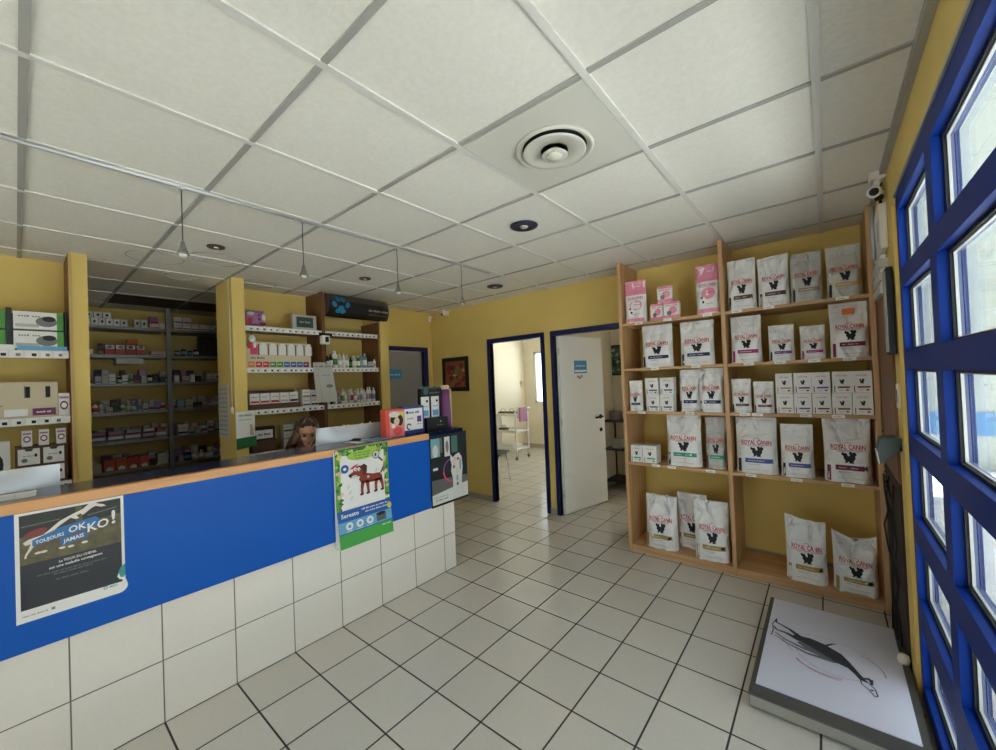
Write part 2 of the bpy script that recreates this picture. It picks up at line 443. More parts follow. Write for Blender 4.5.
# ------------------------------------------------------------------ outside
M_pave = mat('pale concrete paving', (202,203,203), .9, var=.1, scale=4)
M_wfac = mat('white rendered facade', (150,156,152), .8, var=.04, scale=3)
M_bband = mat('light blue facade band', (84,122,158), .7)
og = MB().box(.45, 14, -8, 20, -.12, -.06, M_pave).box(-12, .45, 7.8, 20, -.12, -.06, M_pave).box(-12, .45, -12, -2.85, -.12, -.06, M_pave).build('paving')
tag(og, None, None, kind='structure')
fb = thing('neighbouring_building', 'white rendered building with a pale blue band, beyond the blue-framed windows', 'building', (3.4, 9, -.06))
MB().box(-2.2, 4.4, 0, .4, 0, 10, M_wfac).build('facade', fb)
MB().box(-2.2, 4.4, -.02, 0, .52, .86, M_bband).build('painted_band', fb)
# ------------------------------------------------------------------ reception counter (front face at X=-2.479, facing +X)
CX = -2.479
ct = thing('reception_counter', 'long blue fronted reception counter with orange wood edge and white tiled base', 'counter', (-2.6, .3, 0))
def loc_build(mb, name, par, off):      # geometry given in world space, parent sits at off
    mb.v = [(x-off[0], y-off[1], z-off[2]) for x, y, z in mb.v]
    return mb.build(name, par)
O = (-2.6, .3, 0)
loc_build(MB().box(-2.60, CX, -2.0, 2.35, 0, .565, M_ctile).box(-2.60, CX-.012, -2.0, 2.10, .565, 1.10, M_ctile), 'tiled_base', ct, O)
loc_build(MB().box(CX-.012, CX+.006, -2.0, 2.098, .558, 1.105, M_blue), 'front_panel', ct, O)
loc_build(MB().box(CX-.03, CX+.010, -2.0, 2.098, 1.105, 1.149, M_edge, bev=.003), 'wood_edging', ct, O)
loc_build(MB().box(-2.79, CX-.03, -2.0, 2.52, 1.118, 1.147, M_darktop), 'countertop', ct, O)
loc_build(MB().box(-2.79, -2.62, -1.99, 2.34, 0, 1.118, M_navy), 'back_panel', ct, O)
# desk behind the counter
dk = thing('desk', 'low desk hidden behind the reception counter', 'desk', (-3.05, .6, 0))
MB().box(-.24, .25, -1.7, 1.7, .72, .75, M_darktop).build('desktop', dk)
for y in (-1.68, -.0, 1.66): MB().box(-.2, .24, y-.012, y+.012, 0, .72, M_navy).build('leg', dk)

# picture board at the end of the counter
pb = thing('picture_display', 'dark picture board at the counter end showing a pale dog and pink ring', 'display', (-2.479, 2.31, .55))
M_pdark = mat('dark print', (38,42,46), .25); M_teal = mat('teal print', (118,170,176), .4); M_tealg = mat('green teal print', (54,104,96), .4)
M_pgrey = mat('grey floor print', (96,98,98), .4); M_pale = mat('pale print', (214,216,210), .4); M_pink = mat('pink print', (214,60,110), .4)
M_lilac = mat('violet print', (104,64,140), .4); M_peach = mat('peach print', (226,196,178), .4)
MB().box(.001, .014, -.208, .205, 0, .575, M_pdark, bev=.003).build('board', pb)
MB().box(-.02, .001, .045, .205, .01, .56, M_pdark).build('back_support', pb)
fn = lambda a, b, t: (.0145+t, a-.208, b)
p = MB()
put_rect(p, .004, .409, .02, .565, M_pdark, fn, .0002)
put_rect(p, .004, .100, .40, .552, M_teal, fn); put_rect(p, .15, .21, .39, .552, M_pale, fn); put_rect(p, .23, .30, .41, .552, M_tealg, fn)
put_rect(p, .105, .125, .43, .552, M_pgrey, fn, .0008); put_disc(p, .05, .45, .03, .05, M_pale, fn, .001); put_disc(p, .18, .47, .018, .05, M_grey, fn, .001)
put_poly(p, [(.004,.02),(.409,.02),(.409,.14),(.004,.10)], M_pale, fn, .0006)
put_poly(p, [(.004,.10),(.409,.14),(.409,.20),(.004,.22)], M_pgrey, fn, .0006)
put_rect(p, .02, .07, .295, .315, M_pale, fn, .001)
put_ring(p, .225, .27, .085, .098, M_lilac, fn, .001, 16, .5*PI, 1.0*PI); put_ring(p, .225, .27, .085, .100, M_pink, fn, .001, 16, 1.0*PI, 1.5*PI)
put_poly(p, [(.235,.06),(.232,.20),(.215,.26),(.225,.31),(.21,.36),(.215,.40),(.24,.37),(.275,.39),(.315,.40),(.345,.36),(.352,.27),(.338,.18),(.335,.06),(.305,.06),(.300,.15),(.275,.15),(.268,.06)], M_pale, fn, .0013)
for a, b, ra, rb, mm in ((.26,.33,.02,.03,M_peach),(.29,.25,.022,.03,M_peach),(.325,.30,.014,.05,M_teal),(.25,.29,.01,.015,M_ink),(.285,.19,.012,.03,M_teal),(.30,.35,.015,.014,M_pink),(.265,.36,.006,.006,M_ink)): put_disc(p, a, b, ra, rb, mm, fn, .0016, 12)
scribble(p, .11, .045, .14, .012, M_grey, fn, 2, .001); scribble(p, .1, .07, .15, .008, M_grey, fn, 4, .001)
p.build('printed_picture', pb)
MB().box(-.09, -.078, .207, .235, .08, .43, M_paper).build('side_card', pb)

# left poster, flat on the blue panel
M_pnight = mat('poster night blue', (34,36,44), .35); M_pfield = mat('poster brown green field', (98,92,66), .5, var=.35, scale=26); M_pfence = mat('poster dark background', (46,50,44), .5, var=.2, scale=30)
M_pblue = mat('poster caption blue', (38,112,176), .4); M_curl = mat('poster teal curl', (60,150,150), .4); M_brn = mat('poster brown', (120,80,58), .5); M_pred = mat('poster dull red', (140,56,60), .5)
PW, PHt = .322, .430
po = thing('poster', 'white bordered poster of a leaping greyhound reading OK and KO on the blue counter front', 'poster', (CX+.007, -.012, .674))
fn = lambda a, b, t: (.0012+t, a, b)
sheet = MB()
cr = .02; poly = [(0,0),(PW-.03,0)]+[(PW-.03+.03*math.sin(t*PI/12), .03-.03*math.cos(t*PI/12)) for t in range(1, 7)]+[(PW-.008,.06),(PW-.008,PHt),(0,PHt)]
sheet.prism(poly, -.0012, .0, M_paper, fn); 
sheet.build('sheet', po)
p = MB()
put_rect(p, .012, PW-.018, .048, PHt-.010, M_pnight, fn, .0003)
put_rect(p, .012, PW-.018, .225, PHt-.010, M_pfence, fn, .0006, 4)
put_poly(p, [(.012,.225),(PW-.018,.225),(PW-.018,.355),(.012,.335)], M_pfield, fn, .0009)
put_rect(p, .165, .185, .355, PHt-.012, M_pfield, fn, .0009)
put_stroke(p, [(.015,.375),(.12,.380)], .004, M_grey, fn, .0012); put_stroke(p, [(.2,.372),(.29,.385)], .004, M_grey, fn, .0012); put_stroke(p, [(.22,.355),(.29,.362)], .005, M_pfence, fn, .0012)
M_hound = mat('greyhound white', (232,224,214), .5)
put_poly(p, [(.028,.300),(.020,.312),(.035,.322),(.075,.330),(.120,.372),(.160,.392),(.185,.402),(.205,.420),(.222,.424),(.232,.414),(.250,.407),(.258,.398),(.243,.398),(.225,.406),(.212,.400),(.196,.386),(.186,.378),(.180,.386),(.168,.382),(.175,.368),(.166,.366),(.150,.376),(.118,.352),(.085,.322),(.05,.305)], M_hound, fn, .0014)
put_stroke(p, [(.052,.312),(.040,.285),(.028,.262),(.026,.250)], [.016,.009,.006,.005], M_hound, fn, .0014)
put_stroke(p, [(.080,.320),(.066,.285),(.050,.262)], [.018,.009,.006], M_brn, fn, .0012)
put_stroke(p, [(.115,.330),(.120,.292),(.112,.268)], [.02,.010,.006], M_brn, fn, .0012)
put_stroke(p, [(.165,.325),(.172,.285),(.166,.268)], [.016,.009,.006], M_brn, fn, .0012)
put_disc(p, .055, .345, .032, .013, M_pred, fn, .0012, 14, .25)
for a, b in ((.06,.262),(.075,.262),(.125,.260),(.15,.258),(.19,.262)): put_disc(p, a, b, .010, .005, M_hound, fn, .0014, 10)
s = .16
put_poly(p, [(.045,.292),(.235,.322),(.240,.342),(.225,.362),(.118,.345),(.045,.316)], M_pblue, fn, .0018)
put_poly(p, [(.120,.268),(.200,.282),(.202,.306),(.120,.300)], M_pblue, fn, .0018)
put_text(p, 'TOUJOURS', .092, .304, .078, M_paper, fn, .014, .0022, s)
put_text(p, 'OK', .170, .318, .052, M_paper, fn, .026, .0022, s)
put_text(p, 'JAMAIS', .158, .282, .060, M_paper, fn, .016, .0022, s)
put_text(p, 'KO', .232, .306, .066, M_paper, fn, .036, .0022, s)
put_text(p, '!', .280, .316, .013, M_paper, fn, .058, .0022, s)
put_text(p, 'La TOUX DU CHENIL', .170, .205, .11, M_paper, fn, .010, .0008, .05)
put_text(p, 'est une maladie contagieuse', .165, .188, .155, M_paper, fn, .010, .0008, .05)
scribble(p, .155, .168, .20, .006, M_grey, fn, 1); scribble(p, .155, .158, .11, .006, M_grey, fn, 2); scribble(p, .155, .135, .10, .006, M_grey, fn, 3)
put_text(p, 'MSD', .275, .036, .026, M_curl, fn, .009, .0008); put_ring(p, .250, .041, .004, .007, M_curl, fn, .0008, 14)
scribble(p, .05, .022, .07, .005, M_grey, fn, 6); put_rect(p, .092, .102, .020, .030, M_grey, fn, .0008)
put_poly(p, [(PW-.008,.125),(PW-.022,.115),(PW-.032,.09),(PW-.028,.07),(PW-.018,.062),(PW-.008,.075)], M_curl, fn, .0016)
put_poly(p, [(PW-.035,.075),(PW-.028,.062),(PW-.014,.055),(PW-.012,.066),(PW-.024,.070),(PW-.030,.09)], M_paper, fn, .002)
p.build('printed_picture', po)

# green calendar-like poster hanging over the counter edge
M_leafg = mat('leaf green print', (96,160,60), .5); M_leafd = mat('dark green print', (36,110,62), .5); M_lime = mat('lime print', (160,200,70), .5)
M_yel = mat('yellow print', (224,208,90), .5); M_bblu = mat('strip blue print', (24,92,172), .4); M_lblu = mat('light blue print', (104,170,210), .4)
M_dog = mat('chestnut dog print', (142,52,36), .5); M_grn = mat('strip green print', (70,170,72), .45); M_choc = mat('dark brown print', (84,40,30), .5)
gp = thing('hanging_poster', 'green leafy poster with a red-brown cartoon dog hanging from the counter edge', 'poster', (CX+.012, 1.290, .515))
W_, H_ = .400, .632
bf = lambda b: .020 if b > .25 else .020+.032*(1-b/.25)**.8
fnb = lambda a, b, t: (bf(b)+t, a, b)
s_ = MB()
n = 12
vs = []
for k in range(n+1):
    b = H_*k/n
    vs += [(0.003, 0, b), (bf(b), 0, b), (bf(b), W_, b), (0.003, W_, b)]
fs = [(4*k+i, 4*k+(i+1) % 4, 4*k+4+(i+1) % 4, 4*k+4+i) for k in range(n) for i in range(4)]+[(0,1,2,3), (4*n+3,4*n+2,4*n+1,4*n)]
s_.add(vs, fs, M_paper); s_.build('card', gp)
p = MB(); r = random.Random(4)
def gput_rect(a0, a1, b0, b1, m, lift):
    k = max(1, int((b1-b0)/.03))
    for i in range(k): put_rect(p, a0, a1, b0+(b1-b0)*i/k, b0+(b1-b0)*(i+1)/k, m, fnb, lift)
gput_rect(0, .035, .20, H_, M_leafg, .0006); gput_rect(W_-.035, W_, .10, H_, M_leafg, .0006); gput_rect(0, W_, H_-.045, H_, M_leafd, .0008)
for k in range(120):
    t = r.random()
    if t < .4: a, b = r.uniform(.01, W_-.01), r.uniform(H_-.055, H_-.01)
    elif t < .7: a, b = r.uniform(.006, .038), r.uniform(.2, H_-.03)
    else: a, b = r.uniform(W_-.038, W_-.006), r.uniform(.12, H_-.03)
    ra = r.uniform(.006, .026); rb = r.uniform(.005, .012)
    a = min(max(a, ra), W_-ra); b = min(b, H_-ra)
    put_disc(p, a, b, ra, rb, r.choice([M_leafg, M_leafd, M_lime, M_yel, M_leafg, M_tealg, M_peach, M_leafd, M_choc if r.random()<.5 else M_pink]), fnb, .001+.0001*k/10, 10, r.uniform(0, 3))
put_disc(p, .19, .575, .105, .032, M_lime, fnb, .0035, 22); put_disc(p, .235, .590, .08, .026, M_lime, fnb, .0036, 20, .2)
for k, wd in enumerate((.13, .12, .10)): scribble(p, .195, .588-.017*k, wd, .009, M_leafd, fnb, k, .004)
put_disc(p, .300, .560, .028, .030, M_pale, fnb, .0042); put_ring(p, .300, .560, .024, .030, M_grey, fnb, .0045); put_disc(p, .296, .558, .008, .012, M_choc, fnb, .0048, 10)
put_stroke(p, [(.320,.537),(.350,.508)], .011, M_pnight, fnb, .0045)
put_disc(p, .066, .500, .028, .028, M_bblu, fnb, .0035); put_disc(p, .066, .500, .012, .010, M_paper, fnb, .004, 10)
# the dog
put_poly(p, [(.185,.385),(.165,.410),(.175,.445),(.210,.450),(.270,.432),(.325,.430),(.345,.408),(.345,.385),(.320,.375),(.250,.378)], M_dog, fnb, .0035)
for a, a2 in ((.195,.185),(.228,.232),(.300,.292),(.330,.345)): put_stroke(p, [(a,.395),(a2,.345),(a2+.003,.312)], [.030,.020,.018], M_dog, fnb, .0035); put_disc(p, a2-.002, .310, .016, .008, M_choc, fnb, .004, 10)
put_disc(p, .165, .470, .042, .036, M_dog, fnb, .004, 16); put_disc(p, .128, .452, .034, .020, M_dog, fnb, .0042, 14, .2); put_disc(p, .102, .452, .012, .010, M_ink, fnb, .0046, 10)
put_disc(p, .132, .438, .022, .010, M_pale, fnb, .0046, 10)
put_poly(p, [(.175,.500),(.205,.512),(.228,.495),(.225,.455),(.208,.430),(.195,.450),(.188,.480)], M_choc, fnb, .0047)
put_poly(p, [(.150,.505),(.165,.520),(.130,.512),(.098,.492),(.120,.490)], M_pink, fnb, .0046)
for a, b in ((.142,.485),(.166,.482)): put_disc(p, a, b, .011, .013, M_paper, fnb, .005, 10); put_disc(p, a+.002, b-.002, .004, .005, M_ink, fnb, .0054, 8)
put_stroke(p, [(.335,.425),(.352,.455),(.365,.490)], [.014,.010,.005], M_dog, fnb, .0035)
put_disc(p, .235, .418, .010, .009, M_peach, fnb, .0045, 10)
for a, b in ((.09,.38),(.10,.34),(.375,.36),(.372,.42),(.11,.30),(.30,.45)): put_disc(p, a, b, .016, .007, M_pale, fnb, .002, 10, 1)
gput_rect(0, W_, .085, .235, M_bblu, .006); gput_rect(.002, W_-.002, .095, .165, M_lblu, .0068); gput_rect(0, W_, .002, .088, M_grn, .0062)
put_text(p, 'Seresto', .085, .190, .125, M_paper, fnb, .026, .0075)
scribble(p, .275, .210, .21, .012, M_paper, fnb, 8, .0075); scribble(p, .285, .190, .18, .010, M_paper, fnb, 9, .0075)
for a in (.075, .150, .225): put_disc(p, a, .132, .026, .024, M_paper, fnb, .0076); put_disc(p, a, .132, .012, .012, M_lblu, fnb, .0082, 10); scribble(p, a, .098, .05, .006, M_paper, fnb, int(a*99), .0076)
put_rect(p, .275, .350, .105, .16, M_pgrey, fnb, .0078); put_disc(p, .312, .152, .034, .012, M_ink, fnb, .0084, 12)
put_disc(p, .385, .19, .018, .022, M_yel, fnb, .0076, 12); scribble(p, .35, .07, .07, .009, M_paper, fnb, 12, .0075)
p.build('printed_picture', gp)

# things standing on the countertop; all rest at z=1.147
TZ = 1.147
M_coral = mat('coral card', (224,84,70), .5)
rb_ = thing('leaflet_display', 'coral red cardboard display with a black and pink picture, on the counter', 'display', (-2.63, 1.875, TZ), PI/2)
MB().box(-.085, .085, -.03, .05, 0, .215, M_coral, bev=.008).build('box', rb_)
fn = lambda a, b, t: (a, -.031-t, b)
p = MB(); M_black2 = mat('black print', (34,28,32), .5); M_rose = mat('rose print', (230,130,140), .5)
put_rect(p, -.055, .085, .0, .205, M_rose, fn, .0006); put_rect(p, -.05, .08, .10, .19, M_yel, fn, .0010); put_disc(p, .045, .125, .028, .042, M_black2, fn, .0014); put_disc(p, -.02, .135, .028, .03, M_black2, fn, .0014)
put_disc(p, .012, .120, .026, .030, M_peach, fn, .0018); put_disc(p, -.01, .175, .05, .022, M_pale, fn, .0016); put_disc(p, .02, .045, .045, .030, M_coral, fn, .0012); put_disc(p, -.02, .085, .02, .016, M_paper, fn, .002)
p.build('printed_front', rb_)
M_indigo = mat('indigo card', (58,72,136), .5)
wb = thing('leaflet_display', 'white card with indigo border and small print standing on the counter beside the coral display', 'display', (-2.66, 2.09, TZ), PI/2)
MB().box(-.108, .108, -.02, .06, 0, .225, M_indigo, bev=.006).build('box', wb)
fn = lambda a, b, t: (a, -.021-t, b)
p = MB(); put_rect(p, -.098, .088, .03, .205, M_paper, fn); scribble(p, -.01, .165, .13, .02, M_indigo, fn, 5, .0012); put_disc(p, -.07, .175, .012, .012, M_indigo, fn, .0012)
put_ring(p, -.055, .06, .016, .026, M_ink, fn, .0012, 16, .3, 5); put_rect(p, .03, .075, .09, .14, M_lilac, fn, .001); scribble(p, -.04, .12, .07, .01, M_grey, fn, 7, .0012); scribble(p, .05, .07, .05, .008, M_grey, fn, 9, .0012)
p.build('printed_front', wb)
# black brochure rack
rk = thing('brochure_rack', 'black brochure rack with white leaflets near the end of the counter', 'rack', (-2.70, 2.35, TZ), PI/2)
MB().box(-.12, .12, .02, .06, 0, .36, M_black, bev=.003).build('back_board', rk)
MB().box(-.12, .12, -.06, .02, 0, .105, M_black, bev=.003).build('lower_pocket', rk)
h = MB().box(-.122, .122, .005, .02, .29, .36, M_black)
fn = lambda a, b, t: (a, .005-t, b)
put_disc(h, -.07, .335, .03, .028, M_tealg, fn, .001, 12); scribble(h, .03, .315, .12, .014, M_grey, fn, 6, .001)
put_poly(h, [(-.12,.36),(-.10,.385),(-.07,.372),(-.04,.39),(-.01,.37),(.03,.382),(.06,.37),(.09,.38),(.12,.36)], M_tealg, fn, .001)
h.build('header', rk)
for k, (a, c_) in enumerate(((-.075, .05), (.035, .06))):
    q = MB().box(a-.045, a+.045, .012-.004*k, .016-.004*k, .085, .29, M_paper, bev=.001)
    put_rect(q, a-.035, a+.035, .12, .17, M_lblu, lambda u, v, t, k=k: (u, .0115-.004*k-t, v), .0006); put_disc(q, a+.02, .25, .013, .012, M_ink, lambda u, v, t, k=k: (u, .0115-.004*k-t, v), .0006, 10)
    scribble(q, a, .2, .06, .01, M_grey, lambda u, v, t, k=k: (u, .0115-.004*k-t, v), k, .0006)
    q.build('leaflet', rk)
p = MB(); fn = lambda a, b, t: (a, -.061-t, b); scribble(p, .03, .035, .08, .01, M_grey, fn, 2); put_disc(p, .03, .07, .006, .008, M_pale, fn, .0008, 8); p.build('pocket_print', rk)
M_purple = mat('purple card', (112,58,110), .55); M_tan = mat('tan card', (200,176,140), .6)
tb = thing('display_column', 'tall tapering purple column with a pale edge standing on the counter end', 'display', (-2.70, 2.50, TZ))
c_ = MB(); M_ = None
c_.lathe([(.052, 0), (.050, .1), (.044, .25), (.038, .345)], M_purple, 24); c_.build('column', tb)
MB().lathe([(.041, .345), (.040, .375), (.030, .385)], M_tan, 24).build('top_cap', tb)
MB().box(.0, .02, .045, .06, 0, .35, M_tan).build('edge_strip', tb)

# monitors: their pale backs look over the counter
M_mac = mat('satin silver monitor shell', (206,210,216), .3, .25); M_scr = mat('dark screen glass', (14,16,20), .1)
def monitor(label, y, x, w, top, rz):
    t = thing('computer_monitor', label, 'monitor', (x, y, .75), rz)
    h = top-.75; zb = h-.40; n = 18; m_ = 8
    s = MB(); vs = []; fs = []
    for j in range(m_+1):
        for i in range(n+1):
            u = 2*i/n-1; v = 2*j/m_-1
            vs.append((.012+.040*(1-u*u)**.8*(1-v*v)**.6, u*w/2, zb+.2+v*.2))
    for j in range(m_):
        for i in range(n): a = j*(n+1)+i; fs.append((a, a+1, a+n+2, a+n+1))
    s.add(vs, fs, M_mac, None, True); s.box(-.004, .012, -w/2, w/2, zb, zb+.4, M_mac); s.build('back_shell', t)
    MB().box(-.006, -.004, -w/2+.012, w/2-.012, zb+.07, zb+.388, M_scr).build('screen', t)
    MB().box(-.10, .08, -.10, .10, 0, .008, M_mac, bev=.003).build('foot', t)
    st = MB().prism([(.03, .006), (.045, .006), (.06, zb+.20), (.035, zb+.20)], -.05, .05, M_mac, lambda a, b, t_: (a, t_, b)); st.build('stand', t)
    return t
monitor('pale silver monitor back rising over the left end of the counter', -.20, -2.88, .66, 1.238, math.radians(-1))
monitor('pale silver monitor back in front of the seated person at the middle of the counter', 1.69, -2.89, .58, 1.252, math.radians(-7))
mo = thing('scanner', 'small black gadget lying on the counter in front of the silver monitor', 'scanner', (-2.70, 1.60, TZ), .5)
MB().box(-.03, .03, -.018, .018, 0, .022, M_black, bev=.008).build('body', mo); MB().tube([(-.03, 0, .01), (-.06, .01, .006)], .003, M_black).build('cable', mo)
for k, (x, y, rz, lb) in enumerate(((-2.66, 1.62, .1, 'loose white sheet beside the black gadget on the counter'), (-2.66, -.05, -.05, 'white leaflets at the far left end of the countertop'), (-2.60, 1.70, .3, 'grey blue leaflet lying against the coral display'))):
    q = MB().box(-.07, .07, -.10, .10, 0, .0025, M_paper if k < 2 else M_lblu)
    scribble(q, 0, 0, .09, .012, M_grey, lambda a, b, t: (b, a, .0025+t), k, .0004)
    o = q.build('leaflet', None, (x, y, TZ+.0003+.0028*(k == 2)), rz); tag(o, lb, 'leaflet')
# ------------------------------------------------------------------ beech shelving against the back wall
SY0, SY1 = 3.45, 3.875
su = thing('shelving_unit', 'tall beech shelving unit of two bays holding pet food bags against the back wall', 'shelving', (-.6, SY0, 0))
O = (-.6, SY0, 0)
for x0, x1 in ((-1.415, -1.387), (-.607, -.579), (.228, .256)):
    loc_build(MB().box(x0, x1, SY0, SY1, 0, 2.565, M_beech, bev=.002), 'side_panel', su, O)
SHO = {}
SH = [.06, .785, 1.235, 1.61, 2.01]
for x0, x1 in ((-1.386, -.608), (-.578, .227)):
    for z in SH: SHO[(z, x0 > -1)] = loc_build(MB().box(x0, x1, SY0+.004, SY1, z-.022, z, M_beechx), 'shelf', su, O)
    loc_build(MB().box(x0, x1, SY0+.012, SY0+.03, 0, .038, M_beechx), 'plinth', su, O)
tg = MB().box(-.033, .033, -.0015, 0, -.019, 0.002, M_tag)
fn = lambda a, b, t: (a, -.0015-t, b); scribble(tg, -.005, -.012, .04, .006, M_grey, fn, 3, .0003)
ptag = tg.build('price_tag', su, (0, 0, 0)); first = True
for z, xs in ((2.01, (-1.24, -1.0, -.70, -.50, -.30, .1)), (1.61, (-1.12, -.80, -.44, -.25, -.06, .12)), (1.235, (-1.25, -.86, -.48, -.40, -.12, .05)), (.785, (-1.15, -1.02, -.73, -.46, -.19, .08))):
    for x in xs:
        o = ptag if first else ptag.copy()
        if not first: COL.objects.link(o)
        o.parent = SHO[(z, x > -.59)]; o.location = (x+.6, .0035, z-.001); first = False

# ------------------------------------------------------------------ pouches
M_foil = foil_mat('white foil pouch', (234,234,233)); M_foilg = foil_mat('silver grey foil pouch', (190,190,184)); M_foilp = foil_mat('pink foil', (236,150,176)); M_strip = mat('grey print strip', (110,112,122), .5)
M_ltext = mat('label small text', (214,210,214), .5); M_tanb = mat('sand print', (196,176,130), .5)
BAND = {k: mat(k+' label band', v, .45) for k, v in dict(navy=(32,36,92), blue=(66,84,150), teal=(34,150,128), gold=(168,140,72), brown=(96,66,50), maroon=(120,24,62), magenta=(158,34,104), purple=(116,60,150), taupe=(150,138,112), darkred=(112,40,46), pinkred=(214,60,100), sand=(188,150,84)).items()}
SIL = [(-.36,.58),(-.34,.72),(-.26,.80),(-.22,.68),(-.12,.72),(-.08,.56),(-.04,.36),(.06,.40),(.04,.58),(.02,.80),(.10,.92),(.16,.78),(.26,.84),(.36,.74),(.38,.52),(.30,.34),(.32,.10),(.24,-.16),(.20,-.38),(.30,-.48),(-.02,-.50),(.04,-.40),(-.02,-.28),(-.10,-.46),(-.24,-.48),(-.16,-.36),(-.18,-.10),(-.26,.10),(-.24,.30),(-.30,.44)]
def front_print(mb, fn, band, w, h, kind='bag', pinky=False):
    """artwork shared by pouches and cartons: u in -.5...5, v in 0..1"""
    if kind == 'bag':
        put_text(mb, 'ROYAL CANIN', .02, .54, .74, M_red, fn, .075, .0012)
        put_rect(mb, -.37, .41, .522, .530, M_red, fn, .0012, 6)
        for k in range(5): put_disc(mb, -.05+.035*k, .632+.008*(2-abs(k-2)), .012, .007, M_red, fn, .0012, 8)
        scribble(mb, .02, .50, .5, .012, M_grey, fn, int(w*1000))
        put_poly(mb, [(a*.44+.03, .385+b*.135) for a, b in SIL], M_ink, fn, .0013)
        put_rect(mb, -.26, .41, .205, .285, BAND[band], fn, .0012, 6); put_disc(mb, .33, .245, .06, .026, M_ink if band in ('navy', 'gold') else BAND[band], fn, .0016, 14)
        scribble(mb, .02, .235, .42, .02, M_ltext, fn, 5, .0019)
        put_rect(mb, -.44, -.36, .02, .27, BAND[band] if band in ('magenta', 'maroon', 'gold') else M_pnight, fn, .0012, 1); put_rect(mb, -.44, -.37, .32, .50, M_pale, fn, .001)
        scribble(mb, -.05, .165, .3, .012, M_grey, fn, 8); scribble(mb, -.32, .87, .12, .01, M_grey, fn, 4)
        scribble(mb, .05, .07, .55, .009, M_grey, fn, 9)
    else:
        put_text(mb, 'ROYAL CANIN', .0, .78, .55, M_red, fn, .05, .0010); put_ring(mb, 0, .74, .30, .315, M_red, fn, .001, 12, .35*PI, .65*PI, .45)
        put_poly(mb, [(a*.36, .50+b*.17) for a, b in SIL], M_ink, fn, .001)
        put_rect(mb, -.22, .40, .225, .30, BAND[band], fn, .001); put_disc(mb, .27, .13, .08, .035, M_ink, fn, .001, 12); put_rect(mb, -.40, -.35, .03, .32, BAND[band], fn, .001)
        scribble(mb, -.05, .12, .2, .03, M_grey, fn, 3)
def pouch(name, label, x, y, z, w, h, d, band, rz=0, seed=0, body=None, tilt=0, sag=0, wr=1.0, pink=False, lean=0, group='pet food pouches on the beech shelves'):
    body = body or M_foil; r = random.Random(seed)
    # cross-sections: thick gusset at the bottom, pinched flat at the top
    nu, nv = 22, 28
    def halfd(v): 
        t = min(max((v-.35)/.62, 0), 1); t = t*t*(3-2*t)
        return d/2*(1-.93*t)*(.90+.10*math.sin(min(v*6, PI/2)))
    def F(u, v, side=-1, off=0.0):          # u -.5...5
        hd = halfd(v); e = abs(2*u)**6
        hw = w/2*(1-.035*math.sin(PI*min(v*1.05, 1))+.0)
        amp = wr*(.004+.016*max(0, v-.42)+.008*max(0, .12-v)*6)
        nn = noise.noise(Vector((u*3.2+seed*7.3, v*3.4+seed*3.1, side*5)))*2.0+noise.noise(Vector((u*7+seed, v*6-seed, side*3)))
        # a few diagonal folds running down from the seal
        fold = 0
        for k in range(2):
            a = ((seed*37+k*53) % 100)/100-.5; sl = (.5-a)*.9
            dd = (u-a-sl*(v-.95)*(1 if k else -1)*.7); fold += -math.exp(-(dd/.035)**2)*max(0, v-.42)*.055*wr*w/.22
        yy = side*hd*(1-e*.75)+side*(amp*nn+fold)*(1 if v < .985 else .3)*(1-abs(2*u)**8)+side*off
        zz = v*h*(1+(tilt*u+sag*(abs(2*u)**1.5-.6))*max(0, v-.3))
        yb = lean*(v**1.6)*d+ .1*d*v
        return (2*u*hw, yy+yb, max(0, zz))
    mb = MB()
    for side in (-1, 1):
        vs = [F(i/nu-.5, j/nv, side) for j in range(nv+1) for i in range(nu+1)]
        fs = [(j*(nu+1)+i, j*(nu+1)+i+1, (j+1)*(nu+1)+i+1, (j+1)*(nu+1)+i) for j in range(nv) for i in range(nu)]
        if pink and side == -1:
            top = [f for f in fs if f[0]//(nu+1) >= 19]; fs = [f for f in fs if f[0]//(nu+1) < 19]
            mb.add(vs, top, M_foilp, None, True)
        mb.add(vs, fs, body, None, True)
    # side gussets, bottom, seal strip
    for u in (-.5, .5):
        vs = []
        for j in range(nv+1):
            a = F(u, j/nv, -1); b = F(u, j/nv, 1); inn = -.012*math.copysign(1, u)*(1-j/nv*.5)
            vs += [a, (a[0]+inn, (a[1]+b[1])/2, a[2]), b]
        fs = []
        for j in range(nv): fs += [(3*j, 3*j+1, 3*j+4, 3*j+3), (3*j+1, 3*j+2, 3*j+5, 3*j+4)]
        mb.add(vs, fs, body, None, True)
    vs = [F(i/nu-.5, 0, -1) for i in range(nu+1)]+[F(i/nu-.5, 0, 1) for i in range(nu+1)]
    mb.add(vs, [(i, i+1, nu+2+i, nu+1+i) for i in range(nu)], body)
    fn = lambda a, b, t: F(a, b, -1, t+.0016)
    if pink:
        put_text(mb, 'ROYAL CANIN', .0, .58, .72, M_red, fn, .05, .0014); put_rect(mb, -.36, .36, .56, .567, M_red, fn, .0014, 6)
        put_disc(mb, .05, .42, .30, .12, M_foilp, fn, .0006, 20); put_disc(mb, -.18, .26, .13, .10, M_paper, fn, .0012, 16); put_disc(mb, -.22, .34, .06, .03, M_grey, fn, .0016, 10); put_disc(mb, -.16, .25, .05, .03, M_ink, fn, .0016, 10)
        scribble(mb, .12, .42, .34, .03, BAND['pinkred'], fn, 3, .0016); put_rect(mb, -.42, .42, .03, .11, M_foilp, fn, .0012, 6); scribble(mb, .05, .2, .4, .02, BAND['pinkred'], fn, 5, .0014)
        scribble(mb, .1, .88, .3, .03, M_paper, fn, 6, .0014)
    else: front_print(mb, fn, band, w, h)
    mb.fixn = False
    o = mb.build(name, None, (x, y, z), rz)
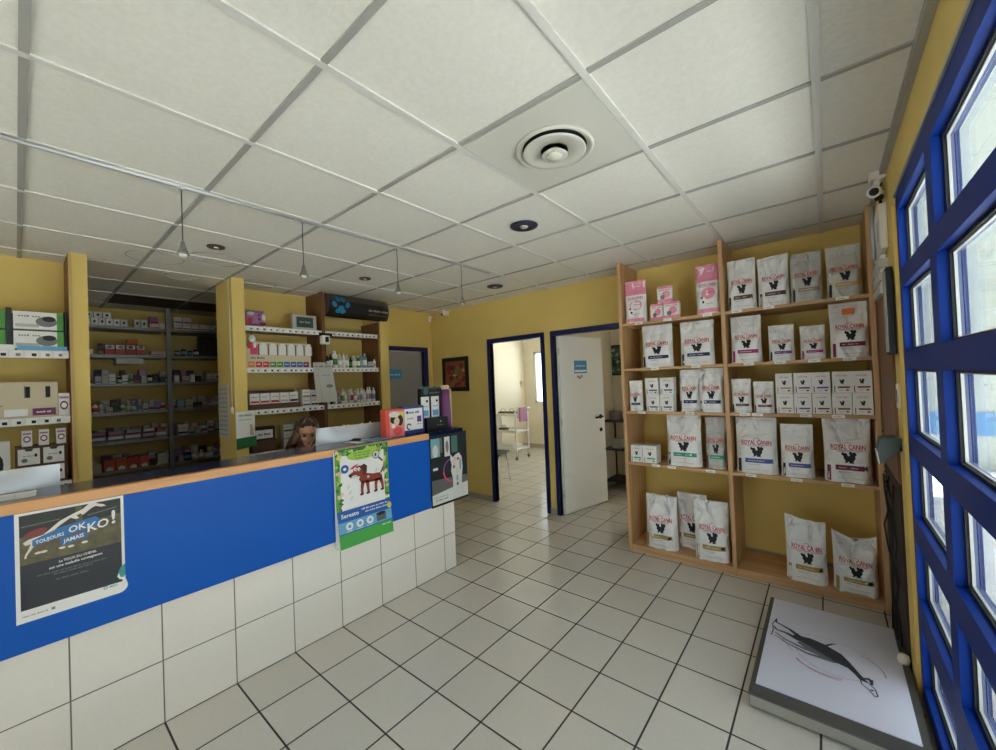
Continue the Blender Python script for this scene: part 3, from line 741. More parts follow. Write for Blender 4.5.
    tag(o, label, 'pet food bag', group)
    # crimped seal
    sm = MB(); pts = [F(i/nu-.5, 1, -1) for i in range(nu+1)]
    vs = [(a, b-.0005, c_-.001) for a, b, c_ in pts]+[(a, b-.0005, c_+.012) for a, b, c_ in pts]+[(a, b+.003, c_-.001) for a, b, c_ in pts]+[(a, b+.003, c_+.012) for a, b, c_ in pts]
    k = nu+1; fs = [(i, i+1, k+i+1, k+i) for i in range(nu)]+[(2*k+i, 2*k+i+1, 3*k+i+1, 3*k+i) for i in range(nu)]+[(k+i, k+i+1, 3*k+i+1, 3*k+i) for i in range(nu)]
    fs += [(0, k, 3*k, 2*k), (nu, k+nu, 3*k+nu, 2*k+nu)]
    sm.add(vs, fs, M_foilp if pink else body); sm.build('top_seal', o)
    return o
FY = 3.475
def pb_(label, x0, x1, zs, ztop, band, d=.12, y=None, **k):
    w = (x1-x0)*.985; h = ztop-zs-.012; yy = (FY if y is None else y)+d/2
    return pouch('pet_food_bag', label, (x0+x1)/2, yy, zs+.0005, w, h, d, band, **k)
pb_('small pink and white pet food pouch at the left end of the top shelf', -1.375, -1.19, 2.01, 2.392, 'pinkred', .1, seed=1, pink=True, rz=.12, wr=.7)
pb_('large pink topped pet food pouch at the right of the top left shelf', -.79, -.612, 2.01, 2.41, 'pinkred', .11, seed=2, pink=True, wr=.6)
pb_('white pouch with navy band, left of the two on the second left shelf', -1.245, -.99, 1.61, 1.978, 'navy', .12, seed=3, rz=.03)
pb_('white pouch with navy band, right of the two on the second left shelf', -.93, -.675, 1.61, 1.972, 'navy', .12, seed=4, wr=1.4)
pb_('small upright white pouch at the left end of the third left shelf', -1.375, -1.255, 1.235, 1.50, 'navy', .08, seed=5, wr=.5)
pb_('white pouch leaning behind its navy banded neighbour on the third left shelf', -.955, -.80, 1.235, 1.578, 'navy', .10, y=3.50, seed=6, wr=1.3)
pb_('creased white pouch with navy band touching the middle upright on the third left shelf', -.80, -.622, 1.235, 1.582, 'navy', .11, y=3.465, seed=7, wr=1.8)
pb_('big white pouch with a teal green band on the fourth left shelf', -1.075, -.805, .785, 1.198, 'teal', .14, seed=8, wr=1.6)
pb_('narrow grey white pouch with green band beside the middle upright', -.775, -.625, .785, 1.19, 'teal', .12, y=3.49, seed=9, body=M_foilg, wr=.5)
pb_('white pouch with sand band, left of the three on the bottom left shelf', -1.285, -1.02, .06, .50, 'gold', .14, seed=10, wr=1.7, rz=-.04)
pb_('white pouch standing behind the other two on the bottom left shelf', -1.06, -.82, .06, .51, 'gold', .12, y=3.63, seed=11)
pb_('white pouch with sand band, foremost and right on the bottom left shelf', -.885, -.635, .06, .515, 'gold', .14, y=3.465, seed=12, wr=1.7, rz=.1)
pb_('glossy white pouch with dark brown band beside the middle upright, top right shelf', -.566, -.378, 2.01, 2.40, 'brown', .11, seed=13, wr=1.3)
pb_('glossy white pouch with black brown band, second on the top right shelf', -.368, -.178, 2.01, 2.38, 'brown', .11, seed=14, wr=1.5, tilt=.05)
pb_('grey pouch with no bright band, third on the top right shelf', -.172, .005, 2.01, 2.36, 'taupe', .11, seed=15, body=M_foilg, wr=.8)
pb_('grey pouch with gold brown band at the right end of the top shelf', .024, .205, 2.01, 2.36, 'sand', .11, seed=16, body=M_foilg, wr=.5)
pb_('tall white pouch with magenta band beside the middle upright, second right shelf', -.56, -.36, 1.61, 1.965, 'magenta', .11, seed=17, wr=1.1)
pb_('small shiny white pouch with purple dot, second right shelf', -.319, -.165, 1.61, 1.87, 'purple', .09, seed=18, wr=1.2)
pb_('small white pouch with magenta dot, second right shelf', -.135, .004, 1.61, 1.845, 'magenta', .09, seed=19, wr=.8)
o = pb_('big pouch with maroon band and orange sticker at the right end of the second shelf', .026, .224, 1.61, 1.978, 'maroon', .12, seed=20, wr=.7)
st = MB(); fn = lambda a, b, t: (a, -.0575+t*-1, b); st.box(-.03, .03, -.036, -.034, .285, .325, mat('orange sticker', (226,120,60), .5)); st.build('sticker', o)
pb_('small white pouch with brown band beside the middle upright, third right shelf', -.572, -.442, 1.235, 1.49, 'brown', .09, seed=21, wr=.5)
pb_('small white pouch with maroon band next to the stacked cartons', -.429, -.30, 1.235, 1.465, 'maroon', .09, seed=22, wr=.5)
pb_('big white pouch with blue band beside the middle upright, fourth right shelf', -.562, -.296, .785, 1.195, 'blue', .14, seed=23, wr=.9)
pb_('narrow white pouch with blue band, middle of the fourth right shelf', -.28, -.088, .785, 1.155, 'blue', .12, seed=24, wr=.5)
pb_('big white pouch with crimson maroon band at the right end of the fourth shelf', -.04, .208, .785, 1.20, 'maroon', .14, seed=25, wr=.9)
pb_('white pouch with dull gold band, left of the two on the bottom right shelf', -.28, -.045, .06, .485, 'gold', .13, seed=26, wr=1.5, tilt=-.10, sag=.05)
pb_('slumped crumpled white pouch with gold band at the bottom right corner', -.02, .21, .06, .42, 'gold', .15, seed=27, wr=2.4, sag=.16, tilt=-.04, rz=-.05)

# ------------------------------------------------------------------ cartons of pouches
M_cart = mat('white carton', (230,228,224), .5)
def carton(label, x, y, z, w, h, d, band, rz=0, pink=False, group='small cartons on the beech shelves', name='pet_food_carton'):
    z += .0008
    mb = MB().box(-w/2, w/2, -d/2, d/2, 0, h, M_cart)
    fn = lambda a, b, t: (a*w, -d/2-t, b*h)
    if pink:
        put_rect(mb, -.5, .5, .0, .22, M_foilp, fn, .0004); put_rect(mb, -.5, .5, .86, 1, M_foilp, fn, .0004)
        put_disc(mb, .1, .5, .26, .22, M_foilp, fn, .0006, 16); put_disc(mb, -.15, .34, .16, .14, M_grey, fn, .001, 12); put_text(mb, 'ROYAL CANIN', 0, .74, .8, M_red, fn, .08, .001)
    else: front_print(mb, fn, band, w, h, 'box')
    mb.fixn = False
    return tag(mb.build(name, None, (x, y, z), rz), label, 'pet food carton', group)
carton('pink and white carton on top of the pyramid of three, top left shelf', -1.03, 3.53, 2.01+.142, .115, .135, .09, '', .18, True, 'pink cartons')
carton('pink and white carton, lower left of the pyramid of three', -1.10, 3.54, 2.01, .10, .14, .09, '', .05, True, 'pink cartons')
carton('pink and white carton, lower right of the pyramid of three', -.98, 3.53, 2.01, .12, .14, .09, '', .12, True, 'pink cartons')
for k, (x, z, y, lb) in enumerate(((-1.157, 1.235, 3.52, 'lower left'), (-1.045, 1.235, 3.52, 'lower right'), (-1.162, 1.378, 3.522, 'upper left'), (-1.04, 1.378, 3.525, 'upper right'))):
    carton('navy striped white carton, %s of the block of four, third left shelf' % lb, x, y, z, .108, .141, .09, 'navy', .03*(k-1.5)/1.5, group='navy striped cartons')
carton('white carton with green stripe, left of the pair on the fourth left shelf', -1.322, 3.53, .785, .10, .148, .10, 'teal')
carton('white carton with green stripe, right of the pair on the fourth left shelf', -1.207, 3.54, .785, .115, .15, .12, 'teal')
ORD = ['first', 'second', 'third', 'fourth', 'fifth', 'sixth', 'seventh', 'eighth', 'ninth', 'tenth', 'eleventh', 'twelfth', 'thirteenth', 'fourteenth', 'fifteenth', 'sixteenth', 'seventeenth', 'eighteenth', 'nineteenth', 'twentieth']
for row, (z, bands) in enumerate(((1.235, ('sand', 'purple', 'maroon', 'darkred', 'maroon')), (1.378, ('sand', 'maroon', 'purple', 'darkred', 'maroon')))):
    for k, x in enumerate((-.236, -.135, -.032, .072, .174)):
        carton('white carton, %s from the left in the %s row of ten stacked cartons' % (ORD[k], ('bottom', 'top')[row]), x+.004*row*(k % 2), 3.52, z, .098, .141, .085, bands[k], 0, group='stacked cartons on the third right shelf')
# ------------------------------------------------------------------ wall shelving left of the storeroom and right of it
M_strip2 = mat('shelf label holder', (226,224,218), .45)
def label_strip(par, O, x, y0, y1, z0, z1, seed):
    p = MB().box(x, x+.006, y0, y1, z0, z1, M_strip2)
    fn = lambda a, b, t: (x+.006+t, a, b); r = random.Random(seed); a = y0+.02
    while a < y1-.05:
        wd = r.uniform(.035, .055); put_rect(p, a, a+wd, z0+.006, z1-.006, M_paper, fn, .0003); put_rect(p, a+wd*.5, a+wd*.92, z0+.012, z0+(z1-z0)*.6, M_ink if r.random() < .6 else M_grey, fn, .0006); a += wd+r.uniform(.004, .02)
    loc_build(p, 'label_strip', par, O)
ls = thing('wall_shelving', 'brown wall shelving with white label strips at the far left behind the counter', 'shelving', (-4.25, -.5, 0))
O = (-4.25, -.5, 0)
for k, z in enumerate((1.882, 1.434, .985, .53)):
    sh = loc_build(MB().box(-4.42, -4.09, -1.9, .243, z-.03, z, M_dwoody), 'shelf', ls, O)
    label_strip(sh, O, -4.09, -1.9, .24, z-.052, z, k)
loc_build(MB().box(-4.42, -4.09, -1.93, -1.9, 0, 2.4, M_dwood), 'side_panel', ls, O)
rs = thing('wall_shelving', 'brown two bay wall shelving between the yellow posts behind the seated person', 'shelving', (-4.25, 2.0, 0))
O = (-4.25, 2.0, 0)
for k, z in enumerate((2.157, 1.765, 1.37, .97, .5)):
    for j, (y0, y1) in enumerate(((1.345, 2.073), (2.107, 2.75))):
        sh = loc_build(MB().box(XL+.002, -4.11, y0, y1, z-.03, z, M_dwoody), 'shelf', rs, O)
        label_strip(sh, O, -4.11, y0, y1, z-.048, z, k*2+j)
for y0, y1, z1 in ((2.073, 2.107, 2.572), (2.75, 2.772, 2.3)): loc_build(MB().box(XL+.002, -4.10, y0, y1, 0, z1, M_dwood), 'side_panel', rs, O)

M_cardb = mat('beige display carton', (206,192,162), .6); M_kraft = mat('brown carton', (92,64,48), .65); M_dkgreen = mat('dark green rack', (26,44,40), .5)
M_orange = mat('orange print', (222,120,48), .5); M_redp = mat('red print', (196,52,44), .5); M_green2 = mat('green print', (80,150,60), .5); M_blu2 = mat('blue print', (52,92,164), .5)
M_pur2 = mat('plum print', (120,40,96), .5); M_pinkp = mat('mauve print', (176,120,160), .5); M_lgrey = mat('light grey print', (180,180,176), .5)
PR = dict(white=M_cart, red=mat('red carton', (178,66,46), .55), orange=mat('orange carton', (200,96,44), .55), grey=M_lgrey, black=mat('black carton', (30,30,34), .5), blue=M_blu2, green=M_green2, teal=M_teal, beige=M_cardb, pink=M_pinkp, brown=M_kraft, plum=M_pur2, cream=mat('cream carton', (212,204,186), .55))
def box_item(name, label, cat, x, y, z, w, h, d, col, art=None, group=None, rz=0):
    """carton with its face towards the room (+X)"""
    mb = MB().box(-w/2, w/2, -d, 0, 0, h, PR[col]); fn = lambda a, b, t: (a*w, -d-t, b*h)
    r = random.Random(int(abs(y)*1000)+int(z*100))
    if art == 'dot': put_disc(mb, 0, .5, .2, .2, M_ink, fn, .0006, 10); put_rect(mb, -.4, .4, .12, .2, M_lgrey, fn)
    elif art == 'lines': scribble(mb, 0, .6, .7, .12, M_grey, lambda a, b, t: fn(a, .6+(b-.6), t), int(y*77)); put_rect(mb, -.45, .45, .1, .3, r.choice([M_red, M_grey, M_blu2, M_ink, M_lgrey]), fn)
    elif art == 'top': put_rect(mb, -.46, .46, .55, .92, M_paper, fn); put_disc(mb, 0, .74, .25, .14, M_grey, fn, .0009, 10)
    elif art == 'house': put_poly(mb, [(-.3,.05),(.3,.05),(.3,.25),(0,.42),(-.3,.25)], M_paper, fn); put_rect(mb, -.45, .45, .75, .85, M_redp, fn, .0009)
    elif art == 'oval': put_disc(mb, 0, .45, .36, .2, M_pur2, fn, .0006, 14); put_disc(mb, 0, .45, .25, .12, M_paper, fn, .0009, 12); put_rect(mb, -.4, .4, .75, .85, M_pinkp, fn)
    elif art == 'pet': put_disc(mb, .15, .45, .22, .3, M_grey, fn, .0006, 14); put_disc(mb, .2, .62, .14, .16, M_ink, fn, .0009, 12); put_rect(mb, .36, .5, 0, 1, M_green2, fn, .0006); put_rect(mb, -.46, .0, .12, .3, M_lblu if r.random() < .5 else M_lgrey, fn); scribble(mb, -.18, .7, .45, .1, M_grey, fn, 4, .0009)
    elif art == 'white': put_rect(mb, -.42, .42, .3, .75, M_paper, fn); scribble(mb, -.1, .45, .4, .12, M_grey, fn, 4, .0009); put_disc(mb, .25, .45, .12, .14, M_ink, fn, .0009, 8)
    elif art == 'split': put_rect(mb, -.5, .5, 0, .45, r.choice([M_redp, M_blu2, M_pur2, M_grey]), fn)
    mb.fixn = False
    return tag(mb.build(name, None, (x-d+ (0), y, z+.0005), PI/2+rz), label, cat, group)
# NB local -Y is the face; with rz=90deg it looks along +X and the body runs back to x-d... (face at x)
def face(x, d): return x
def bottle(label, x, y, z, r, h, col, capc='white', group=None, shape='round'):
    t = MB()
    if shape == 'round': t.lathe([(r*.96, 0), (r, .004), (r, h*.70), (r*.85, h*.78), (r*.42, h*.83), (r*.42, h*.86)], PR[col], 14)
    else: t.lathe([(r*.9, 0), (r, .004), (r*.92, h*.6), (r*.55, h*.80), (r*.35, h*.86)], PR[col], 14)
    k = random.Random(int(y*1000))
    t.lathe([(r*1.015, h*.18), (r*1.015, h*.55)], k.choice([M_lgrey, M_paper, M_pinkp, M_lblu, M_green2, M_redp, M_paper, M_lgrey, M_paper, M_paper]), 14)
    o = t.build('bottle', None, (x, y, z+.0005)); tag(o, label, 'bottle', group)
    MB().lathe([(r*.5, h*.86), (r*.48, h)], PR[capc], 12).build('cap', o)
    return o
# far-left section, shelf at 1.882: dark green rack with four picture cartons and more to the left
G = 'picture cartons in the dark green rack'
rack = thing('display_rack', 'dark green rack holding the pet picture cartons on the far left upper shelf', 'rack', (-4.25, -.1, 1.883))
MB().box(-.13, .14, -.33, .335, 0, .012, M_dkgreen).box(-.13, -.12, -.33, .335, 0, .28, M_dkgreen).box(-.12, .13, .327, .335, 0, .28, M_dkgreen).box(-.12, .13, .065, .09, 0, .28, M_dkgreen).box(-.12, .13, -.24, -.215, 0, .28, M_dkgreen).box(-.12, .125, -.33, .335, .135, .142, M_dkgreen).build('frame', rack)
MB().box(.14, .144, -.33, .10, .0, .035, M_paper).box(.14, .144, .11, .335, .0, .03, M_lblu).build('front_lip', rack)
for k, y in enumerate((.108, -.172)):
    for j, z in enumerate((1.896, 2.026)):
        wd = .225 if k == 0 else .27
        box_item('picture_carton', 'green edged white carton with an animal picture, %s row, %s the yellow post' % (('lower', 'upper')[j], ('next to', 'farther from')[k]), 'carton', -4.115+.0, y, z, wd, .118, .12, 'white', 'pet', G)
# shelf at 1.434
dc = thing('dispenser_carton', 'long beige dispenser carton with dark slots on the far left middle shelf', 'carton', (-4.115, -.05, 1.4345), PI/2)
MB().box(-.30, .235, 0, .13, 0, .235, M_cardb).build('carton', dc)
p = MB(); fn = lambda a, b, t: (a, 0-t, b)
for a in (-.21, -.04, .01+.09, .19): put_rect(p, a-.011, a+.011, .13, .205, M_ink, fn)
put_rect(p, .085, .091, .13, .21, M_grey, fn); put_disc(p, -.10, .08, .02, .010, M_pur2, fn, .0006, 10); scribble(p, -.04, .078, .09, .012, M_pur2, fn, 3)
for a0, a1, m in ((-.28, -.17, M_redp), (-.15, -.02, M_blu2), (.0, .10, M_paper), (.12, .225, M_pur2)): put_rect(p, a0, a1, .01, .058, m, fn); scribble(p, (a0+a1)/2, .028, .07, .012, M_paper, fn, int(a0*99), .001)
p.fixn = False; p.build('printed_front', dc)
box_item('medicine_carton', 'white carton with a plum oval mark beside the yellow post, far left middle shelf', 'carton', -4.12, .214, 1.434, .054, .155, .06, 'white', 'oval')
# lower shelf .985: brown drawer rack with cartons standing on it
dr = thing('drawer_rack', 'dark brown rack of white picture drawers partly behind the left monitor', 'rack', (-4.13, .105, .986), PI/2)
MB().box(-.115, .115, 0, .16, 0, .252, M_kraft).build('frame', dr)
for a in (-.055, .056):
    for b in (.01, .132):
        q = MB().box(a-.048, a+.048, -.006, 0, b, b+.105, M_cart); fn = lambda u, v, t: (u, -.006-t, v)
        put_poly(q, [(a-.02, b+.105), (a+.02, b+.105), (a+.012, b+.09), (a-.012, b+.09)], M_kraft, fn); put_disc(q, a-.02, b+.03, .014, .014, M_grey, fn, .0006, 10); put_disc(q, a+.03, b+.06, .007, .012, M_ink, fn, .0006, 8); scribble(q, a, b+.055, .05, .007, M_grey, fn, 2)
        q.build('drawer', dr)
for k, y in enumerate((.055, .13, .21)):
    box_item('medicine_carton', 'small white carton on top of the brown drawer rack, %s from the left' % ORD[k], 'carton', -4.15, y-.012, 1.2385, .046, .105, .05, 'white', 'oval', 'cartons on the drawer rack')
box_item('medicine_carton', 'white carton left of the brown drawer rack on the lowest visible shelf', 'carton', -4.15, -.075, .985, .09, .30, .08, 'white', 'dot')

# section behind the person -------------------------------------------------
XF = -4.125
pl = thing('plush_cushion', 'mauve and pink patterned cushion on the top shelf beside the yellow post', 'cushion', (-4.20, 1.455, 2.158), PI/2)
def pillow(w, h, d, m, seed=0):
    mb = MB(); vs = []; n = 12
    for s in (-1, 1):
        for j in range(n+1):
            for i in range(n+1):
                u = 2*i/n-1; v = 2*j/n-1; k = (1-u**4)*(1-v**4)
                nn = noise.noise(Vector((u*2, v*2, seed+s)))
                pin = 1-.07*(1-u*u)-.0; pin2 = 1-.07*(1-v*v)
                vs.append((u*w/2*pin2, s*d/2*(k**.6)*(1+.4*nn), h/2+v*h/2*pin))
    N = (n+1)**2
    for s in (0, 1): mb.add(vs[s*N:(s+1)*N], [(j*(n+1)+i, j*(n+1)+i+1, (j+1)*(n+1)+i+1, (j+1)*(n+1)+i) for j in range(n) for i in range(n)], m, None, True)
    return mb
q = pillow(.20, .165, .10, M_pinkp, 3); fn = lambda a, b, t: (a, -.052-t, b)
for a, b, ra, rb, m in ((.03, .11, .010, .012, M_pur2), (.03, .07, .010, .012, M_pur2), (-.05, .05, .02, .03, M_red), (.07, .09, .018, .03, M_paper), (-.04, .12, .03, .018, M_lgrey), (.06, .03, .03, .015, M_pur2)): put_disc(q, a, b, ra, rb, m, fn, .003, 12)
q.build('cushion_body', pl)
cl = thing('weather_station', 'grey framed desk clock with a dark display on the top shelf beside the wooden divider', 'clock', (-4.16, 1.915, 2.158), PI/2)
MB().box(-.125, .125, -.02, .03, 0, .155, M_lgrey, bev=.008).build('housing', cl)
q = MB().box(-.085, .085, -.023, -.0195, .025, .13, mat('dark teal display', (52,70,66), .3)); scribble(q, 0, .07, .11, .02, M_lgrey, lambda a, b, t: (a, -.023-t, b), 3); q.build('display', cl)
ht = thing('hanging_toy', 'small white and red toy hanging under the top shelf beside the yellow post', 'toy', (-4.09, 1.40, 1.99))
MB().lathe([(.008, 0), (.028, .02), (.03, .05), (.012, .075)], M_cart, 14).build('body', ht); MB().lathe([(.02, -.045), (.028, -.02), (.012, .002)], M_redp, 12, cy=-.015).build('base', ht); MB().tube([(0, 0, .07), (-.005, 0, .118)], .002, M_black).box(-.02, -.003, -.01, .01, .112, .118, M_black).build('string', ht)
dc = thing('dispenser_carton', 'beige dispenser carton with seven windows and a rainbow bottom row, second shelf', 'carton', (XF, 1.66, 1.7655), PI/2)
MB().box(-.30, .30, 0, .13, 0, .245, M_cardb).build('carton', dc)
p = MB(); fn = lambda a, b, t: (a, 0-t, b)
for k in range(7):
    a = -.235+.085*k; put_rect(p, a-.032, a+.032, .125, .215, M_pink if k == 0 else M_cart, fn); put_rect(p, a+.034, a+.045, .12, .225, M_kraft, fn, .0008); put_rect(p, a-.02, a+.02, .19, .235, M_cart, fn, .0009)
scribble(p, -.2, .085, .12, .018, M_kraft, fn, 3, .001)
for k, m in enumerate((M_orange, M_redp, M_redp, M_green2, M_green2, M_blu2, M_blu2, M_blu2, M_pur2)): put_rect(p, -.285+.063*k, -.285+.063*k+.055, .006, .058, m, fn); scribble(p, -.257+.063*k, .028, .04, .014, M_paper, fn, k, .001)
p.fixn = False; p.build('printed_front', dc)
bt = thing('display_tray', 'dark brown tray of white labelled cartons on the third shelf beside the yellow post', 'tray', (XF, 1.60, 1.3705), PI/2)
MB().box(-.235, .235, 0, .14, 0, .05, M_kraft).box(-.235, -.228, .0, .14, .05, .15, M_kraft).box(-.235, .235, .13, .14, .05, .18, M_kraft).build('tray_body', bt)
for k in range(5):
    box_item('medicine_carton', 'white labelled carton in the dark brown tray, %s from the left' % ORD[k], 'carton', XF-.008, 1.60-.178+.089*k, 1.4215, .08, .10, .07, 'brown' if k == 9 else 'white', 'lines', 'cartons in the brown tray')
for k, (y, z, h) in enumerate(((1.90, 1.37, .085), (1.985, 1.37, .09), (1.90, 1.4565, .085), (1.985, 1.461, .075))):
    box_item('medicine_carton', 'pale lilac white carton in the block of four beside the divider, %s' % ('lower left', 'lower right', 'upper left', 'upper right')[k], 'carton', XF, y, z, .078, h-.001, .08, 'white', 'lines', 'block of pale cartons')
kt = thing('display_tray', 'black and beige stand with one white sign on the fourth shelf beside the yellow post', 'stand', (XF, 1.49, .9705), PI/2)
MB().box(-.11, .11, 0, .12, 0, .11, M_kraft).box(-.10, .10, .01, .10, .11, .235, M_black).build('stand_body', kt)
q = MB().box(-.075, .075, -.004, .0, .125, .205, M_cart); q.box(-.075,.075,0,.012,.125,.205,M_black); scribble(q, 0, .155, .11, .02, M_ink, lambda a, b, t: (a, -.004-t, b), 3); q.build('sign', kt)
for k, (y, z) in enumerate(((1.72, .97), (1.81, .97), (1.72, 1.048), (1.81, 1.048), (1.72, 1.126), (1.81, 1.126), (1.905, .97), (1.905, 1.048))):
    box_item('medicine_carton', 'pale grey carton, %s of the stack behind the person' % ('bottom left', 'bottom middle', 'second row left', 'second row middle', 'third row left', 'third row middle', 'bottom right', 'second row right')[k], 'carton', XF-.03, y, z, .086, .077, .09, 'grey', 'lines', 'stack of pale grey cartons')
# second bay
r = random.Random(11)
BG = 'bottles on the upper shelf of the right niche'
xs = [(2.15,'black',.024,.13),(2.19,'black',.02,.15),(2.235,'white',.03,.185),(2.29,'cream',.022,.15),(2.335,'white',.024,.16),(2.38,'beige',.022,.15),(2.425,'black',.02,.12),(2.465,'cream',.026,.14),(2.515,'green',.024,.14),(2.56,'teal',.022,.165),(2.605,'teal',.022,.165)]
for k, (y, c_, rr, h) in enumerate(xs): bottle('%s bottle, %s from the left on the second shelf of the right niche' % ({'teal':'blue green'}.get(c_, c_), ORD[k]), -4.16, y, 1.765, rr, h, c_, 'black' if c_ in ('black',) else 'white', BG)
box_item('medicine_carton', 'grey mauve carton on the second shelf of the right niche', 'carton', XF, 2.665, 1.765, .07, .07, .07, 'grey', 'lines')
bottle('small white bottle at the right end of the second shelf of the right niche', -4.15, 2.725, 1.765, .018, .10, 'white')
xs = [(2.14,'white'),(2.185,'black'),(2.225,'white'),(2.265,'pink'),(2.31,'white'),(2.345,'white'),(2.385,'cream'),(2.42,'white'),(2.465,'grey'),(2.50,'white'),(2.54,'white'),(2.58,'white'),(2.62,'white'),(2.655,'white'),(2.70,'white')]
for k, (y, c_) in enumerate(xs): bottle('%s bottle, %s from the left on the third shelf of the right niche' % (c_, ORD[k]), -4.15-.01*(k % 2), y, 1.37, r.uniform(.016, .021), r.uniform(.13, .165)+(.03 if k > 11 else 0), c_, 'white', 'bottles on the third shelf of the right niche', r.choice(['round', 'cone']))
for k in range(11):
    y = 2.15+.055*k; bottle('%s bottle, %s from the left on the lowest visible shelf of the right niche' % (('white', 'grey', 'cream')[k % 3], ORD[k]), -4.16, y, .97, .02, r.uniform(.115, .165), ('white', 'grey', 'cream')[k % 3], 'white', 'bottles on the lowest shelf of the right niche')
# curved sign over the second bay
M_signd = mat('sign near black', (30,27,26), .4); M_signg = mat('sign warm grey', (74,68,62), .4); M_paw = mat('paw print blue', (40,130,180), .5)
sg = thing('wall_sign', 'curved dark sign with a blue paw print above the right niche', 'sign', (-4.1, 2.11, 2.315))
SW, SHh = .76, .245
def sfn(a, b, t):
    bul = .095*math.sin(PI*min(max(b/SHh, 0), 1))**.7
    endc = 1-max(0, (a-(SW-.06))/.06)**2*.35
    return (.005+(bul+.012)*endc+t, a, b)
s_ = MB(); n, m_ = 16, 12; vs = [sfn(SW*i/n, SHh*j/m_, 0) for j in range(m_+1) for i in range(n+1)]
for j in range(m_):
    s_.add([], [], M_signd)
fs1, fs2 = [], []
for j in range(m_):
    for i in range(n):
        f = (j*(n+1)+i, j*(n+1)+i+1, (j+1)*(n+1)+i+1, (j+1)*(n+1)+i)
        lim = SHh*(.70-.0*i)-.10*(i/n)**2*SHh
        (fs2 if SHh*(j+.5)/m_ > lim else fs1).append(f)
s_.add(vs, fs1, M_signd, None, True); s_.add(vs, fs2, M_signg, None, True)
for a in (0, SW): 
    pts = [sfn(a, SHh*j/m_, 0) for j in range(m_+1)]; s_.add(pts+[(0, a, SHh), (0, a, 0)], [list(range(m_+3))], M_signg)
s_.box(0, .004, 0, SW, 0, SHh, M_signd); s_.fixn = False
s_.build('sign_body', sg)
p = MB()
for a, b, ra, rb, ro in ((.055,.120,.024,.036,.4),(.102,.180,.024,.034,.1),(.158,.180,.024,.034,-.1),(.205,.125,.024,.036,-.4)): put_blob(p, a, b, ra, rb, M_paw, sfn, .002, ro)
for a, b, ra, rb in ((.132,.088,.034,.026),(.105,.055,.030,.024),(.160,.055,.030,.024),(.132,.062,.034,.022)): put_blob(p, a, b, ra, rb, M_paw, sfn, .0025)
p.build('paw_emblem', sg); p = MB(); scribble(p, .60, .085, .27, .024, M_lgrey, sfn, 3, .002); scribble(p, .60, .045, .25, .015, M_grey, sfn, 7, .002)
p.build('printed_lettering', sg)
# leaflets on the divider and the post
M_lg = mat('grey paper', (196,196,190), .6)
ft = thing('leaflet_holder', 'white gadget and grey leaflets hanging on the divider between the two niches', 'leaflet holder', (-4.098, 2.09, 1.40))
MB().box(0, .07, -.05, .035, .61, .70, M_cart, bev=.01).box(.071, .075, -.02, .015, .63, .685, M_ink).box(0, .03, -.05, .08, .70, .73, M_black).build('gadget', ft)
for k, (a, rot) in enumerate(((-.03, .06), (.03, .12))):
    q = MB(); fn = lambda u, v, t, rot=rot, a=a, k=k: (.02+.012*k+t-.05*v*.3, a+(u*math.cos(rot)+v*math.sin(rot)*-1), v*math.cos(rot)+u*math.sin(rot)*.2)
    q.prism([(-.08, 0), (.08, 0), (.08, .42), (-.08, .42)], 0, .003, M_lg, fn); put_disc(q, .02, .17, .04, .018, M_grey, fn, .0045, 12); scribble(q, 0, .37, .13, .022, M_grey, fn, k, .0045); scribble(q, 0, .28, .10, .010, M_grey, fn, 5, .0045)
    q.build('leaflet', ft)
MB().tube([(.03, 0, .40), (.03, 0, .62)], .004, M_black).build('clip', ft)
pn = thing('notice', 'white and green leaflet with a small tan cat fixed low on the yellow post', 'leaflet', (-4.0595, 1.315, 1.03))
q = MB(); fn = lambda a, b, t: (.004+t, a, b); q.box(0, .004, -.075, .075, .10, .335, M_paper); q.prism([(-.075,.0),(.08,.02),(.085,.11),(-.075,.10)], -.004, .006, M_leafd, fn)
scribble(q, 0, .295, .11, .018, M_teal, fn, 3); scribble(q, 0, .26, .10, .008, M_grey, fn, 4); put_poly(q, [(.03,.12),(.065,.12),(.062,.17),(.055,.20),(.05,.225),(.04,.215),(.032,.22),(.034,.18)], M_tan, fn, .0012); q.build('sheet', pn)
cb = thing('pull_cord', 'white pull cord with a toggle hanging down the side of the right yellow post', 'cord', (-4.11, 1.232, 1.35))
MB().tube([(0, 0, .06), (0, 0, 1.21)], .0045, M_cart).build('cord_tube', cb); MB().lathe([(.006, 0), (.016, .01), (.016, .05), (.006, .065)], M_cart, 12).build('toggle', cb)
nt = thing('notice_sheets', 'grey sheets of paper pinned on the shaded side of the right yellow post', 'papers', (-4.38, 1.2375, 1.12))
q = MB(); fn = lambda a, b, t: (a, -t, b)
q.box(-.12, .16, -.003, 0, 0, .50, M_lg)
for k in range(11): scribble(q, .02, .03+.042*k, .22, .016, M_grey, lambda a, b, t: (a, -.003-t, b), k)
q.build('sheet', nt)

